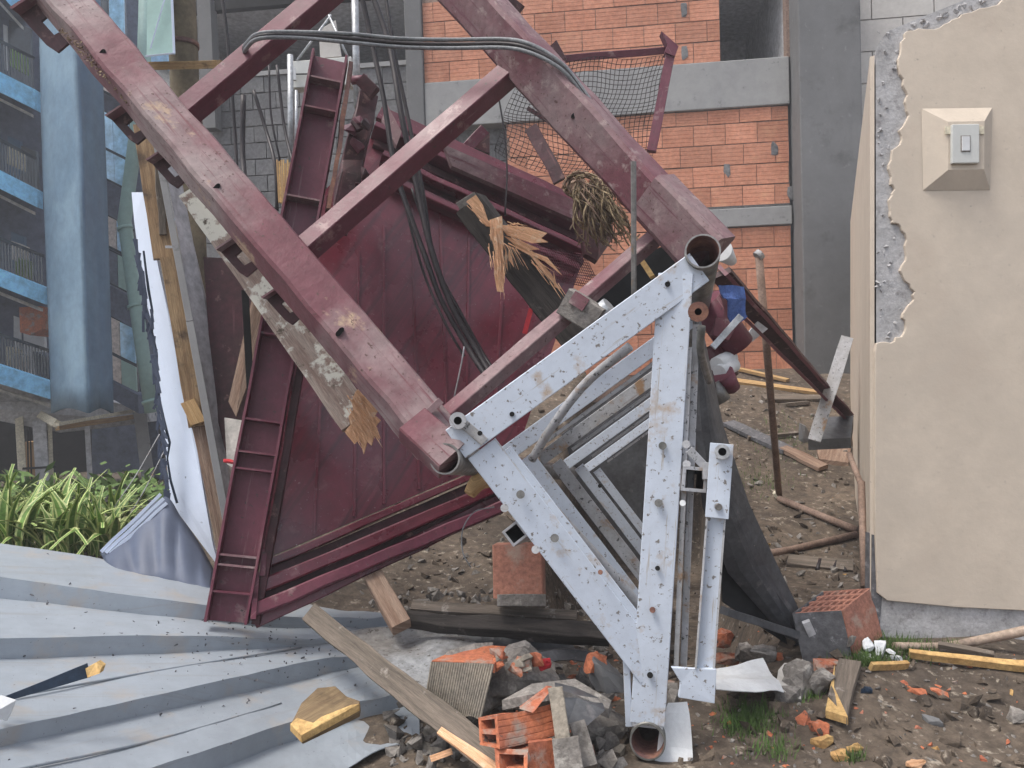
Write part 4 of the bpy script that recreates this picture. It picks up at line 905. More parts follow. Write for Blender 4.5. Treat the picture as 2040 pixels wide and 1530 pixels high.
tag(MB().tube(spl(PP((985, 1010, 2.5), (945, 1020, 2.5), (922, 1055, 2.5), (922, 1100, 2.5), (938, 1130, 2.5)), 5), .0022, 6).build('wire', m_gcab), 'thin curling wire beside the square stub left of the mast', 'wire')
# conduit, sign and straps
cn = thing('galvanised_conduit', 'two pale galvanised conduits standing behind the channel at top centre', 'conduit', P(712, 300, 4.2))
for (x0, x1, y0, y1, r_) in ((706, 712, -30, 215, 7), (578, 580, 110, 330, 6), (590, 590, 180, 310, 3)): MB().tube(PP((x0, y0, 4.2), (x1, y1, 4.2)), px(r_, 4.2), 10).build('pipe', m_alu, cn)
sg = thing('white_box', 'pale plastic box hung by thin stays behind the maroon channel head', 'box', P(640, 175, 4.4))
MB().prism(PP((582, 122, 4.4), (700, 112, 4.4), (700, 168, 4.4), (584, 175, 4.4)), F*.08).build('box_body', m_switch, sg, bev=.004)
MB().beam(P(582, 148, 4.38), P(625, 147, 4.38), .008, .01).build('seam', m_dark, sg); MB().beam(P(585, 135, 4.37), P(587, 160, 4.37), .02, .02).build('latch', m_whitep, sg)
for (a, b_) in (((592, 120), (660, 30)), ((692, 112), (655, 30))): MB().tube(PP((*a, 4.4), (*b_, 4.45)), .007, 6).build('stay', m_alu, sg)
MB().prism(PP((635, 60, 4.5), (668, 40, 4.5), (680, 112, 4.5), (638, 116, 4.5)), F*.02).build('hanging_cloth', m_paleblk, sg)
yb = thing('yellow_sheaf', 'sheaf of thin yellow strips standing between black cables and the channel', 'strips', P(568, 410, 3.7))
for i in range(7): MB().beam(P(552+i*4.2, 322+rr.uniform(-4, 4), 3.7), P(556+i*3.6, 405+rr.uniform(-4, 14), 3.65), .008, .01).build('strip', m_yell if i % 2 else m_woody, yb)

# ------------------------------------------------------------------ flaking plank under the left chord
pk = thing('flaking_plank', 'long plank with flaking white paint and a fresh splintered end', 'plank', P(720, 890, 2.75))
MB().beam(P(385, 378, 3.05), P(712, 838, 2.78), px(64, 2.9), .03, n=16, nz=.004, w1=px(70, 2.8)).build('board', m_flake, pk, axis=P(712, 838, 2.78)-P(385, 378, 3.05))
jag = [(692, 868), (706, 885), (716, 872), (724, 905), (731, 880), (740, 888), (745, 866), (757, 874), (748, 850), (757, 838), (746, 828), (757, 812), (738, 790), (712, 776)]
MB().prism([P(x, y, 2.755) for x, y in [(686, 858), (700, 815)][::-1]+jag[:]] if False else [P(x, y, 2.758) for x, y in [(708, 780), (700, 800), (704, 815), (694, 830), (698, 846), (686, 860)]+jag], F*.018).build('splintered_end', m_fresh, pk, axis=P(712, 838, 2.78)-P(385, 378, 3.05))
fb = MB()
for i in range(60):
    x, y = rr.uniform(690, 752), rr.uniform(785, 880); l_ = rr.uniform(12, 38)
    fb.beam(P(x, y, 2.752), P(x+l_*.45, y+l_*.72, 2.746+rr.uniform(-.006, .004)), rr.uniform(.002, .005), .003, w1=.001)
kind(fb.build('wood_fibres', m_fresh, pk), 'stuff')
MB().beam(P(660, 688, 2.80), P(705, 735, 2.78), .008, .01, w1=.003).build('splinter', m_fresh, pk)
# splintered dark timber, centre
st = thing('splintered_timber', 'dark timber snapped open into bright orange splinters in front of the maroon panel', 'timber', P(1170, 690, 3.0))
MB().beam(P(938, 408, 3.25), P(1165, 690, 3.05), px(62, 3.1), .10, roll=R(15), n=10, nz=.008).build('timber_body', m_charw, st)
def shard(pts, d, th=.012): MB().prism([P(x, y, d+.0004*(y-400)*0) for x, y in pts], F*th).build('splinter', m_fresh, st, axis=P(*pts[len(pts)//2], d)-P(*pts[0], d))
shard([(975, 438), (1000, 430), (1003, 470), (1002, 520), (1006, 545), (1002, 582), (990, 580), (984, 545), (986, 500), (978, 470)], 3.05)
shard([(930, 400), (948, 388), (962, 408), (972, 438), (985, 452), (968, 450), (950, 430)], 3.06)
shard([(985, 436), (1000, 448), (1050, 452), (1090, 464), (1078, 474), (1092, 482), (1060, 484), (1010, 468)], 3.07)
shard([(1005, 470), (1040, 480), (1075, 496), (1050, 498), (1090, 512), (1120, 548), (1085, 520), (1040, 500)], 3.08)
shard([(1050, 500), (1062, 505), (1098, 545), (1126, 595), (1116, 598), (1088, 552)], 3.09)
shard([(1103, 540), (1108, 565), (1118, 575), (1104, 572)], 3.06); shard([(1008, 490), (1012, 540), (1004, 520)], 3.06); shard([(1014, 490), (1024, 532), (1012, 515)], 3.06)
for i in range(10): MB().beam(P(1000+i*3, 485+i, 3.06), P(1008+i*5, 525+rr.uniform(-14, 14), 3.05), .004, .004, w1=.001).build('splinter', m_fresh if i % 2 else m_rwood, st)
fb = MB()
for i in range(90):
    sx, sy, ex_, ey_ = rr.choice(((975, 440, 995, 585), (985, 445, 1090, 470), (1005, 470, 1112, 540), (1050, 500, 1124, 598), (930, 398, 985, 455), (980, 440, 1000, 560)))
    t0 = rr.uniform(0, .75); t1 = t0+rr.uniform(.12, .4); jx, jy = rr.uniform(-11, 11), rr.uniform(-11, 11)
    fb.beam(P(sx+(ex_-sx)*t0+jx, sy+(ey_-sy)*t0+jy, 3.045), P(sx+(ex_-sx)*t1+jx*.8+rr.uniform(-5, 5), sy+(ey_-sy)*t1+jy*.8+rr.uniform(-5, 5), 3.03), rr.uniform(.002, .006), .003, w1=.0008)
kind(fb.build('wood_fibres', m_fresh, st), 'stuff')
MB().beam(P(912, 410, 3.15), P(948, 390, 3.14), .035, .03, nz=.01, n=3).build('bark', m_rubble, st)
# purple mesh behind splinters
rows = [[P(1050+115*u+55*v*.6, 485+22*u+70*v, 3.5+.05*noise.noise(Vector((u*4, v*3, 1)))) for u in [i/26 for i in range(27)]] for v in [j/12 for j in range(13)]]
o = MB().grid(rows).build('purple_mesh', m_mar); md = o.modifiers.new('wf', 'WIREFRAME'); md.thickness = .005; md.use_even_offset = False
tag(o, 'torn maroon wire mesh behind the orange splinters', 'mesh')
# straw bundle and root ball
sb = thing('straw_bundle', 'tangle of straw coloured roots behind the right lattice chord', 'roots', P(1230, 480, 3.2))
rb = MB()
for i in range(150):
    a = (rr.uniform(1140, 1212), rr.uniform(352, 405)); b_ = (a[0]+rr.uniform(-14, 42), a[1]+rr.uniform(10, 60)); c = (b_[0]+rr.uniform(-6, 38), b_[1]+rr.uniform(5, 56)); e_ = (c[0]+rr.uniform(-14, 18), c[1]+rr.uniform(-12, 16))
    rb.tube(spl([P(*a, 3.2+rr.uniform(-.06, .06)), P(*b_, 3.15+rr.uniform(-.06, .06)), P(*c, 3.2), P(*e_, 3.2)], 3), rr.uniform(.0012, .0042), 5, mi=rr.choice((0, 0, 1)))
for i in range(60):
    t0 = rr.uniform(0, 6.28); c = (1160, 370); e_ = rr.uniform(.75, 1.15); pts = [P(c[0]+(34*e_+rr.uniform(-8, 5))*math.cos(t0+k*.6), c[1]+(25*e_+rr.uniform(-6, 5))*math.sin(t0+k*.6), 3.2+rr.uniform(-.05, .05)) for k in range(4)]; rb.tube(spl(pts, 3), rr.uniform(.0015, .004), 5, mi=rr.choice((0, 1)))
kind(rb.build('strands', [m_rope, m_rwood], sb), 'stuff')
for i in range(5): MB().rock(P(1150+i*14, 372+rr.uniform(-10, 16), 3.28), (.10, .09, .09), 60+i).build('clod', m_rwood, sb)
tag(MB().prism(PP((1145, 400, 3.45), (1205, 395, 3.45), (1225, 470, 3.4), (1190, 520, 3.4), (1165, 505, 3.4)), F*.1).build('dark_block', m_mark), 'dark maroon block under the straw tangle at the end of the ribbed border', 'block')
tag(MB().prism(PP((1210, 545, 3.2), (1360, 470, 3.2), (1330, 620, 3.2), (1200, 700, 3.2), (1140, 680, 3.2)), F*.04).build('shadow_plate', m_dark), 'near-black sheet standing for the shade behind the thin brace near the upper mast bar', 'steel plate')  # dark sheet put in for the shade under the thin brace
tag(MB().beam(P(1262, 322, 2.42), P(1263, 592, 2.48), px(11, 2.45), px(11, 2.45), ch=.25).build('steel_rod', m_steel), 'upright grey steel rod in front of the right lattice chord', 'rod')
tag(MB().beam(P(1272, 508, 2.9), P(1300, 552, 2.85), .02, .02, n=3, nz=.004).build('wood_sliver', m_yell), 'curved pale sliver between the straw and the upper mast bar', 'sliver')
tag(MB().beam(P(1058, 615, 3.1), P(1045, 665, 3.1), .02, .01).build('red_strip', m_red), 'narrow bright red strip left of the crushed clamp', 'strip')
tag(MB().tube(spl(PP((1020, 768, 2.6), (1035, 762, 2.58), (1052, 750, 2.55)), 4), .007, 8).build('tie', m_whitep), 'short white tie end above the upper mast bar', 'tie')
rub_ = thing('horn_shell', 'yellowish curved hollow piece under the left mast tube', 'fragment', P(940, 990, 2.6))
MB().tube(spl(PP((985, 945, 2.62), (955, 958, 2.6), (935, 985, 2.58)), 4), px(26, 2.6), 12, r1=px(12, 2.6)).build('shell', m_woody, rub_)

# ------------------------------------------------------------------ yard between mast and wall
def gp(x, y, up=.01):
    p, d = G(x, y); return p+Vector((0, 0, up))
pp = thing('bent_pipe', 'thin rusty pipe frame with upright and two legs folded on the dirt', 'pipe', gp(1550, 998))
MB().tube([P(1512, 512, 4.2), P(1528, 700, 4.35), gp(1552, 995, .03)], px(7.5, 4.4), 10).build('upright', m_pipe, pp)
MB().tube(spl([gp(1552, 1002, .03), gp(1630, 1035, .03), gp(1708, 1066, .03)], 4), px(8, 4.4), 10).build('leg', m_pipe, pp)
MB().tube([gp(1706, 1074, .03), gp(1580, 1104, .03), P(1448, 1118, 3.7)], px(7, 4.4), 10).build('leg', m_pipe, pp)
MB().tube(PP((1508, 512, 4.2), (1516, 505, 4.2)), px(11, 4.2), 10).build('end_cap', m_whited, pp)
MB().rock(gp(1547, 997, .04), (.05, .04, .04), 5).build('end_cap', m_cream, pp)
tag(MB().tube(PP((1716, 960, 3.5), (1722, 1170, 3.2)), px(7, 3.3), 10).build('steel_pipe', m_pipe), 'short rusty upright pipe standing against the side of the beige wall', 'pipe')
tag(MB().tube(PP((1692, 905, 3.9), (1715, 965, 3.55)), px(6, 3.6), 8).build('steel_pipe', m_pipe), 'small rusty pipe slanting down to the beige wall corner', 'pipe')
tag(MB().beam(P(1688, 672, 4.3), P(1622, 878, 4.2), px(24, 4.3), .02, n=6, nz=.004, ch=.04).build('white_strip', m_whited), 'white painted strip leaning against the side of the beige wall', 'strip')
def plank(x0, y0, x1, y1, wpx, mat, label, name='plank', up=.03, up1=None, n=5, nz=.004, cat='plank', w1=None):
    a, b_ = gp(x0, y0, up), gp(x1, y1, up if up1 is None else up1); d = (a-CAM).dot(F)
    return tag(MB().beam(a, b_, px(wpx, d), .03, n=n, nz=nz, ref=(0, -.4, 1), w1=px(w1, d) if w1 else None).build(name, mat), label, cat)
plank(1462, 765, 1640, 790, 18, m_woody, 'yellow plank lying on the dirt behind the motor', w1=14)
plank(1468, 740, 1570, 764, 9, m_woody, 'thinner yellow batten behind the yellow plank')
plank(1400, 800, 1590, 812, 40, m_wood, 'wide grey board lying below the yellow plank', n=8, nz=.012)
plank(1520, 800, 1660, 800, 22, m_wood, 'grey board under the maroon rail', nz=.01)
plank(1450, 850, 1570, 905, 30, m_base, 'dark rotten post lying in the dirt', nz=.012); plank(1560, 900, 1640, 940, 26, m_rwood, 'rotten log end with a torn pale tip', nz=.014)
plank(1490, 880, 1600, 870, 6, m_wood, 'thin dark stick beside the grey block')
tag(MB().prism(PP((1625, 832, 4.6), (1700, 828, 4.5), (1695, 872, 4.3), (1610, 876, 4.3)), Vector((0, 0, -.06))).build('dark_board', m_darksheet), 'dark sheet behind the white strip at the wall', 'metal sheet')
tag(MB().prism([gp(1620, 875, .03), gp(1700, 872, .03), gp(1690, 930, .03), gp(1632, 922, .03)], Vector((0, 0, -.05))).build('flat_board', m_rwood), 'brown panel on the dirt right of the white strip', 'board')
tag(MB().rock(gp(1605, 880, .05), (.11, .08, .22), 66).build('concrete_block', m_conc), 'upright grey block left of the brown panel', 'block')
plank(1570, 1128, 1700, 1140, 32, m_wood, 'broad grey brown board behind the hollow brick', n=6, nz=.008)
for (x, y) in ((1640, 1136), (1672, 1140)): tag(MB().tube([gp(x-12, y, .0), gp(x-6, y-8, .035), gp(x+8, y-8, .035), gp(x+13, y, 0)], .012, 8).build('steel_loop', m_blk), ('left' if x < 1650 else 'right')+' dark arched loop on the board behind the hollow brick', 'loop')
# hollow brick, holes up
hbk = thing('hollow_brick', 'large hollow brick with its grid of holes facing up beside the beige wall', 'brick', P(1670, 1310, 3.02))
A_, B_, C_, D_ = P(1580, 1222, 2.94), P(1676, 1216, 2.88), P(1732, 1172, 3.02), P(1556, 1158, 3.30)
D_ = A_+(C_-B_); dn = P(1700, 1316, 2.84)-B_
def bq(u, v): return (A_.lerp(B_, u)).lerp(D_.lerp(C_, u), v)
top = MB(); NU, NV = 7, 4
for i in range(NU):
    for j in range(NV):
        u0, u1, v0, v1 = i/NU, (i+1)/NU, j/NV, (j+1)/NV; mgu, mgv = .022, .035
        q = [bq(u0, v0), bq(u1, v0), bq(u1, v1), bq(u0, v1)]; r_ = [bq(u0+mgu, v0+mgv), bq(u1-mgu, v0+mgv), bq(u1-mgu, v1-mgv), bq(u0+mgu, v1-mgv)]
        filled = (i, j) in ((1, 1), (1, 2), (2, 1), (2, 2), (0, 1), (3, 1))
        dd = dn*(.08 if filled else .55)
        top.add(q+r_+[p+dd for p in r_], [[0, 1, 5, 4], [1, 2, 6, 5], [2, 3, 7, 6], [3, 0, 4, 7], [4, 5, 9, 8], [5, 6, 10, 9], [6, 7, 11, 10], [7, 4, 8, 11], [8, 9, 10, 11]])
top.build('cell_face', m_brickr, hbk)
MB().add([B_, C_, C_+dn, B_+dn], [[0, 3, 2, 1]]).build('side_face', m_brickr, hbk, solid=.010)
MB().add([A_, B_, B_+dn, A_+dn], [[0, 3, 2, 1]]).build('front_face', m_base, hbk, solid=.010)  # dark grey for a cement coat and the shadow on this face
MB().add([A_, D_, D_+dn, A_+dn], [[0, 1, 2, 3]]).build('side_face', m_base, hbk, solid=.010)
MB().add([D_, C_, C_+dn, D_+dn], [[0, 1, 2, 3]]).build('back_face', m_brickr, hbk, solid=.010)
MB().rock(B_+dn*.6, (.03, .05, .12), 33, n=18).build('mortar_lump', m_rubble, hbk)

# ------------------------------------------------------------------ rubble in front and below
tag(MB().beam(P(1034, 1083, 2.95), P(1036, 1188, 2.92), px(98, 2.95), .14, roll=R(6), n=3, nz=.003, ch=.04).build('red_brick', m_brickr), 'upright red brown brick behind the square stub left of the mast', 'brick')
tag(MB().beam(P(990, 1197, 2.9), P(1085, 1196, 2.9), .045, .15, n=3, nz=.006).build('mortar_slab', m_rubble), 'thin grey slab under the upright red brown brick', 'slab')
def lay(x0, y0, x1, y1, d0, d1, wpx, th, mat, label, cat, name, n=6, nz=.004, roll=0, w1=None, ref=(0, -.7, 1), ch=.06):
    return tag(MB().beam(P(x0, y0, d0), P(x1, y1, d1), px(wpx, (d0+d1)/2), th, n=n, nz=nz, ref=ref, w1=px(w1, d1) if w1 else None, ch=ch, roll=roll).build(name, mat), label, cat)
lay(820, 1207, 1150, 1228, 3.0, 2.95, 22, .02, m_wood, 'grey board edge lying behind the dark beam', 'board', 'grey_board')
lay(810, 1236, 1210, 1262, 2.92, 2.8, 26, .05, m_charw, 'long black beam lying behind the broken blocks', 'beam', 'black_beam', n=12, nz=.016, w1=40)
lay(745, 1150, 800, 1250, 3.05, 2.85, 38, .05, m_rwood, 'short brown timber post under the maroon panel', 'post', 'timber_post')
wpk = thing('weathered_plank', 'long weathered grey plank with a fresh orange split, crossing the metal sheets', 'plank', P(1000, 1530, 2.15))
MB().beam(P(618, 1222, 2.85), P(1040, 1560, 2.1), px(44, 2.4), .03, roll=R(10), n=16, nz=.006, w1=px(60, 2.2), ref=(0, -.9, 1)).build('board', m_wood, wpk)
MB().beam(P(875, 1455, 2.19), P(1010, 1550, 2.04), .022, .012, n=6, nz=.003, w1=.036, ref=(0, -.9, 1)).build('split_grain', m_fresh, wpk)
MB().beam(P(858, 1512, 2.2), P(900, 1496, 2.2), .018, .012, n=3, nz=.003).build('splinter', m_fresh, wpk)
# wood wedge on sheet
wd = thing('wood_wedge', 'brown wooden wedge with a yellow broken end lying on the metal sheet', 'wood piece', P(640, 1440, 2.15))
MB().prism([P(x, y, d) for x, y, d in ((580, 1440, 2.12), (600, 1400, 2.2), (632, 1370, 2.28), (668, 1366, 2.3), (690, 1386, 2.27), (717, 1396, 2.24), (715, 1408, 2.2), (600, 1462, 2.08))], Vector((0, 0, -.035))+F*.01).build('wedge_body', m_woodd, wd, bev=.003)
MB().prism([P(x, y, d) for x, y, d in ((578, 1442, 2.10), (592, 1430, 2.11), (624, 1440, 2.10), (640, 1428, 2.12), (700, 1404, 2.16), (716, 1402, 2.17), (600, 1465, 2.06))], Vector((0, 0, -.02))).build('broken_edge', m_yell, wd)
# navy strip
nv = thing('navy_strip', 'slim navy strip with an ochre tip lying on the metal sheet at left', 'strip', P(100, 1360, 2.0))
MB().beam(P(0, 1396, 1.88), P(176, 1335, 2.02), .012, .012, n=4, nz=.004, w1=.036).build('strip', m_navyp, nv)
MB().prism(PP((170, 1332, 2.01), (192, 1320, 2.03), (203, 1328, 2.03), (198, 1342, 2.01), (174, 1350, 2.0)), F*.02).build('ochre_tip', m_yell, nv)
tag(MB().rock(P(8, 1412, 1.85), (.05, .04, .04), 12).build('foam_lump', m_whitep), 'small white lump at the left end of the navy strip', 'lump')
# ridged mortar block: real grooves
rbk = thing('ridged_block', 'broken block with a ridged grey mortar face and orange top', 'block', P(940, 1410, 2.4))
Lr = [P(858, 1318, 2.47), P(985, 1322, 2.38)]; Lb = [P(845, 1402, 2.5), P(958, 1440, 2.38)]
NR = 26; vs = []; 
for i in range(NR*2+1):
    t = i/(NR*2); off = -F*(.003 if i % 2 else 0)
    a = Lr[0].lerp(Lr[1], t)+off; c = Lb[0].lerp(Lb[1], t)+off+Vector((0, 0, .012*math.sin(t*9)))
    vs += [a, c]
fs = [[2*i, 2*i+1, 2*i+3, 2*i+2] for i in range(NR*2)]
rf = MB().add(vs, fs); rf.build('ridged_face', m_ridged, rbk)
MB().rock(P(930, 1362, 2.56), (.26, .22, .20), 71, n=24).build('core', m_rubble, rbk)
MB().prism(PP((860, 1316, 2.47), (985, 1322, 2.38), (1010, 1288, 2.6), (960, 1284, 2.62), (905, 1296, 2.58)), Vector((0, 0, -.03))).build('terracotta_top', m_orange, rbk)
MB().rock(P(1040, 1342, 2.52), (.22, .18, .17), 72, n=24).build('core', m_rubble, rbk)
for i in range(9): MB().rock(P(985+rr.uniform(0, 90), 1300+rr.uniform(-6, 40), 2.42), (.05, .05, .035), 80+i).build('mortar_lump', m_ridged if i % 2 else m_orange, rbk)
# broken hollow terracotta
hb_ = thing('broken_hollow_brick', 'bright orange broken hollow brick showing open cells, bottom centre', 'brick', P(1030, 1530, 2.2))
def slabq(a, b_, c, d_, th, mat, nm, par): MB().prism([a, b_, c, d_], th).build(nm, mat, par, bev=.002)
def cellface(b, q, NU, NV, dep, mu=.12, mv=.12):
    f = lambda u, v: (q[0].lerp(q[1], u)).lerp(q[3].lerp(q[2], u), v)
    for i in range(NU):
        for j in range(NV):
            u0, u1, v0, v1 = i/NU, (i+1)/NU, j/NV, (j+1)/NV; a, c = mu/NU, mv/NV
            o = [f(u0, v0), f(u1, v0), f(u1, v1), f(u0, v1)]; n_ = [f(u0+a, v0+c), f(u1-a, v0+c), f(u1-a, v1-c), f(u0+a, v1-c)]
            b.add(o+n_+[p+dep for p in n_], [[0, 1, 5, 4], [1, 2, 6, 5], [2, 3, 7, 6], [3, 0, 4, 7], [4, 5, 9, 8], [5, 6, 10, 9], [6, 7, 11, 10], [7, 4, 8, 11], [8, 9, 10, 11]])
ea, eb_, ec, ed = P(953, 1432, 2.12), P(990, 1426, 2.04), P(996, 1492, 2.0), P(956, 1484, 2.07)
rgt = P(1108, 1408, 2.16)-P(990, 1426, 2.04)
b = MB(); cellface(b, [ea, eb_, ec, ed], 1, 2, rgt*.6, .14, .16); b.build('open_end', m_orange, hb_)
# ribbed front: alternating flat ribs and grooves, with a ragged right end
b = MB(); prof_ = []
for k in range(5):
    for (t, o_) in ((k/5+.0, 0), (k/5+.13, 0), (k/5+.15, .006), (k/5+.18, .006)): prof_.append((t, o_))
prof_.append((1, 0)); rows = []
for t, o_ in prof_:
    p = eb_.lerp(ec, t)+F*o_; rows.append([p+rgt*u*(1+.10*math.sin(t*9) if u == 1 else 1)+UV*.012*u*u for u in (0, .33, .66, 1)])
b.grid(rows, smooth=False); b.build('ribbed_side', m_orange, hb_, solid=.004)
b = MB(); b.grid([[ea.lerp(eb_, v)+rgt*u*(.8+.2*v)+UV*.01*math.sin(u*5+v*3)*u for u in (0, .25, .5, .75, 1)] for v in (0, .5, 1)], smooth=False); b.build('top_side', m_orange, hb_, solid=.006)
lo = [P(985, 1490, 2.02), P(1052, 1494, 2.0), P(1050, 1545, 1.96), P(990, 1550, 1.97)]
b = MB(); cellface(b, lo, 1, 1, rgt*.3+F*.05, .12, .2); b.build('lower_cell', m_orange, hb_)
MB().prism([P(1052, 1480, 2.02), P(1100, 1474, 2.08), P(1108, 1540, 2.05), P(1054, 1545, 2.0)], F*.012).build('wall', m_orange, hb_)
MB().prism(PP((1035, 1412, 2.1), (1090, 1370, 2.15), (1100, 1372, 2.15), (1062, 1420, 2.08)), F*.015).build('shard', m_orange, hb_)
# big mortar pieces
tag(MB().beam(P(1105, 1370, 2.14), P(1125, 1500, 2.08), px(30, 2.1), .06, n=5, nz=.008).build('mortar_fin', m_ridged), 'upright strip of pale mortar beside the broken orange brick', 'mortar')
tag(MB().beam(P(1126, 1468, 2.07), P(1138, 1560, 2.03), px(52, 2.1), .07, n=4, nz=.006, ch=.03).build('mortar_slab', m_rubble), 'flat topped grey slab piece at the bottom edge beside the orange brick', 'slab')
tag(MB().prism(PP((1000, 1395, 2.3), (1060, 1362, 2.35), (1145, 1352, 2.4), (1218, 1395, 2.35), (1212, 1412, 2.3), (1150, 1385, 2.28), (1110, 1372, 2.25), (1050, 1385, 2.25)), Vector((0, 0, -.03))).build('mortar_crust', m_rubble), 'thin pale mortar crust arching over the broken orange brick', 'mortar')
tag(MB().prism(PP((1108, 1380, 2.26), (1150, 1390, 2.28), (1205, 1415, 2.26), (1165, 1450, 2.2), (1130, 1445, 2.2)), F*.08).build('grooved_block', m_darksheet), 'dark grooved block face under the mortar crust', 'block')
tag(MB().beam(P(1150, 1440, 2.2), P(1172, 1530, 2.12), px(34, 2.1), .05, n=4, nz=.008).build('mortar_fin', m_rubble), 'curved grey mortar piece right of the flat topped slab', 'mortar')
spec_ = [(1205, 1452, 90, 55, m_rubble, 'grey stone chunk left of the lower mast tube', 'stone'), (1190, 1322, 46, 36, m_orange, 'small orange brick bit behind the lower left mast bar', 'brick chip'),
 (1215, 1340, 60, 80, m_conc, 'grey block wedged behind the lower left mast bar', 'block'), (1150, 1500, 70, 34, m_brickr, 'dark red brick shard at the bottom edge', 'brick chip'), (1085, 1325, 26, 20, m_red, 'tiny deep red fragment behind the mortar crust', 'fragment'),
 (1442, 1275, 34, 36, m_orange, 'upper orange brick shard beside the outrigger bar', 'brick chip'), (1450, 1312, 48, 18, m_orange, 'lower flat orange shard beside the outrigger bar', 'brick chip'),
 (1482, 1300, 46, 34, m_rubble, 'grey lump behind the white crumpled sheet', 'stone'), (1520, 1300, 50, 46, m_rubble, 'larger grey lump under the dark sheet rail', 'stone'), (1553, 1308, 18, 14, m_orange, 'small round orange fragment under the dark sheet end', 'brick chip'),
 (1590, 1350, 60, 60, m_rubble, 'pale grey block beside the crumpled white sheet', 'block'), (1634, 1360, 52, 46, m_rubble, 'grey stone below the hollow brick', 'stone'),
 (1650, 1330, 64, 26, m_orange, 'flat orange tile piece below the hollow brick', 'brick chip'), (1603, 1432, 30, 26, m_orange, 'small red brick bit in the grass', 'brick chip'), (1632, 1452, 34, 26, m_orange, 'orange brick bit left of the yellow wood tip', 'brick chip'),
 (1858, 1436, 34, 16, m_conc, 'smooth dark stone on the open dirt at right', 'stone'), (1820, 1372, 56, 12, m_orange, 'flat orange chip on the dirt below the bamboo pole', 'brick chip'), (1868, 1380, 40, 16, m_orange, 'crumbled orange chip right of the flat orange chip', 'brick chip'),
 (2028, 1322, 30, 16, m_orange, 'orange chip at the right margin', 'brick chip'), (2030, 1425, 34, 26, m_rubble, 'grey stone at the right margin', 'stone'), (1700, 1488, 30, 20, m_yell, 'yellow wood chip nearest the bottom right', 'wood chip'),
 (1640, 1478, 40, 24, m_yell, 'yellow wood chip below the brown triangular board', 'wood chip'), (1668, 1506, 42, 22, m_yell, 'largest pale yellow chip at the bottom', 'wood chip'), (1825, 1522, 40, 14, m_fresh, 'pinkish wood sliver at the bottom edge', 'wood chip'), (1725, 1375, 24, 14, m_navyp, 'small navy scrap left of the yellow splinter', 'scrap'), (1570, 1385, 50, 34, m_rubble, 'pale lump in front of the grey block by the white sheet', 'stone')]
for i, (x, y, w_, h_, mt, lb, ct) in enumerate(spec_):
    p, d = G(x, y+h_/2); d = min(d, 3.3) if x < 1760 else d
    if x < 1250: d = min(d, 2.45)
    tag(MB().rock(P(x, y, d), (px(w_, d)*1.1, px(max(w_*.6, h_), d), px(h_, d)*1.1), 200+i, n=18, rot=Matrix.Rotation(rr.uniform(-.3, .3), 3, 'Y') @ Matrix.Rotation(rr.uniform(-.5, .5), 3, 'Z')).build({'stone': 'stone', 'block': 'block_piece', 'brick chip': 'brick_chip', 'wood chip': 'wood_chip'}.get(ct, ct), mt), lb, ct)
tag(crump(PP((1425, 1335, 2.75), (1520, 1318, 2.85), (1562, 1378, 2.6), (1425, 1372, 2.45)), 9, 7, .012, 14, 8).build('crumpled_sheet', m_whitep, solid=.003), 'crumpled white metal sheet at the foot of the outrigger bar', 'metal sheet')
tag(crump(PP((1560, 1320, 2.85), (1600, 1322, 2.85), (1590, 1385, 2.6), (1545, 1365, 2.65)), 5, 5, .014, 4, 9).build('crumpled_sheet', m_paleblk, solid=.003), 'greyish crumpled end of white sheeting right of the larger white sheet', 'metal sheet')
tp_ = thing('triangular_board', 'brown triangular board with a yellow broken tip on the dirt', 'board', gp(1670, 1450))
MB().prism([gp(1672, 1338, .05), gp(1716, 1345, .05), gp(1700, 1400, .05), gp(1688, 1462, .05), gp(1650, 1415, .05)], Vector((0, 0, -.025))).build('board_body', m_wood, tp_)
MB().prism([gp(1664, 1352, .055), gp(1662, 1400, .055), gp(1690, 1462, .055), gp(1645, 1448, .055)], Vector((0, 0, -.025))).build('broken_tip', m_yell, tp_)
tag(MB().tube(spl([gp(1782, 1303, .03), P(1880, 1288, 2.93), P(1960, 1274, 2.85), P(2140, 1235, 2.7)], 5), px(8, 2.9), 12, r1=px(10, 2.8)).build('bamboo_pole', m_bamb), 'smooth brown pole lying at the foot of the beige wall', 'pole')
plank(1812, 1318, 2045, 1345, 11, m_yell, 'long yellow splinter of wood below the brown pole', 'wood_splinter', cat='splinter', w1=17); plank(1735, 1345, 1808, 1341, 9, m_yell, 'short yellow splinter left of the long yellow one', 'wood_splinter', cat='splinter')
plank(1870, 1302, 1980, 1322, 12, m_wood, 'brown bark strip between the pole and the long splinter', 'bark_strip', cat='bark')
pb = MB(); cc = P(1752, 1300, 2.84)
for i, (dx, dz, s1, s2) in enumerate(((-.05, .04, .04, .05), (0, .02, .07, .045), (.045, -.005, .06, .03), (-.065, 0, .04, .03), (-.03, -.03, .035, .04), (.02, .03, .03, .02), (.07, -.02, .04, .015))): pb.rock(cc+Vector((dx*.9, -.01*i, dz-.01)), (s1*1.1, .035, s2*.9), 300+i, n=20)
tag(pb.build('plastic_scrap', m_whitep), 'bright white crumpled plastic scrap at the tip of the brown pole', 'scrap')
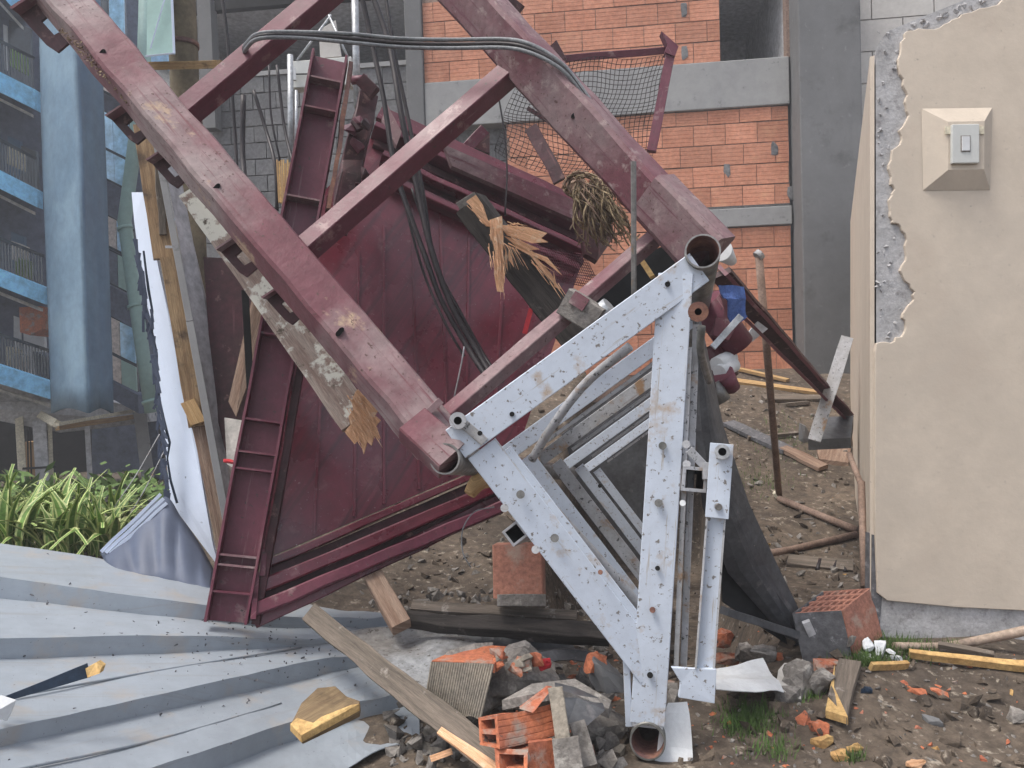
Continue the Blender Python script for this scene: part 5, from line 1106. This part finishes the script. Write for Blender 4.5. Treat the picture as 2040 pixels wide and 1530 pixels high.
# loose small rubble: nobody could count it
for (nm, mt, N, x0, x1, y0, y1, s0, s1) in (('gravel', m_rubble, 1700, 780, 2040, 1180, 1530, .004, .020), ('brick_crumbs', m_orange, 280, 1080, 2040, 1240, 1530, .006, .022), ('gravel', m_rubble, 300, 1440, 1720, 780, 1200, .01, .05), ('rubble', m_rubble, 520, 780, 1340, 1270, 1530, .02, .085), ('rubble', m_ridged, 160, 850, 1240, 1280, 1530, .01, .06), ('rubble', m_rubble, 200, 760, 1240, 1180, 1300, .02, .09), ('brick_crumbs', m_orange, 90, 950, 1340, 1290, 1530, .015, .05), ('gravel', m_rubble, 260, 700, 1240, 1050, 1240, .01, .05), ('dirt_clods', m_ground, 1500, 780, 2040, 780, 1530, .012, .06), ('wood_crumbs', m_yell, 100, 1440, 2040, 760, 1530, .005, .022)):
    b = MB(); 
    for i in range(N):
        x, y = rr.uniform(x0, x1), rr.uniform(y0, y1)
        if (x > 1760 and y < 1290) or (1235 < x < 1345 and y > 1425): continue
        p, d = G(x, y); s_ = s0+(s1-s0)*rr.random()**2.5
        b.rock(p+Vector((0, 0, s_*.15)), (s_*1.5, s_, s_*.8), 1000+i, n=8)
    kind(b.build(nm, mt), 'stuff')
# grass patches on the dirt
gr = MB()
for (cx, cy, sx, sy, N) in ((1770, 1298, 90, 22, 1800), (1570, 880, 90, 60, 500), (1730, 1325, 40, 12, 350), (1490, 1440, 60, 34, 900), (1615, 1385, 26, 16, 260), (1905, 1295, 30, 8, 120), (1700, 1518, 24, 8, 90), (1510, 960, 50, 30, 260), (1540, 1500, 60, 20, 160)):
    for i in range(N):
        p, d = G(rr.gauss(cx, sx*.5), rr.gauss(cy, sy*.5)); a = rr.uniform(0, 6.28); hgt = rr.uniform(.015, .05); w_ = rr.uniform(.0015, .003)
        s2 = Vector((math.cos(a), math.sin(a), 0)); l2 = Vector((math.cos(a+1.3), math.sin(a+1.3), 0))*rr.uniform(0, .03)
        gr.add([p-s2*w_, p+s2*w_, p+l2+Vector((0, 0, hgt))], [[0, 1, 2]])
kind(gr.build('grass', m_grass), 'stuff')
# thin haze volume added for a milky veil and lifted blacks
hz = bpy.data.materials.new('haze_veil'); hz.use_nodes = True; hn = hz.node_tree; hn.nodes.remove(hn.nodes['Principled BSDF'])
pv = hn.nodes.new('ShaderNodeVolumePrincipled'); pv.inputs['Color'].default_value = (.95, .96, 1, 1); pv.inputs['Density'].default_value = HAZE; pv.inputs['Anisotropy'].default_value = .2
hn.links.new(pv.outputs[0], hn.nodes['Material Output'].inputs['Volume'])
hb3 = MB(); hb3.prism([(-70, -30, -4), (70, -30, -4), (70, -30, 14), (-70, -30, 14)], (0, 130, 0)); kind(hb3.build('haze', hz), 'stuff')
print('objects', len(S.objects), 'bricks', cnt)
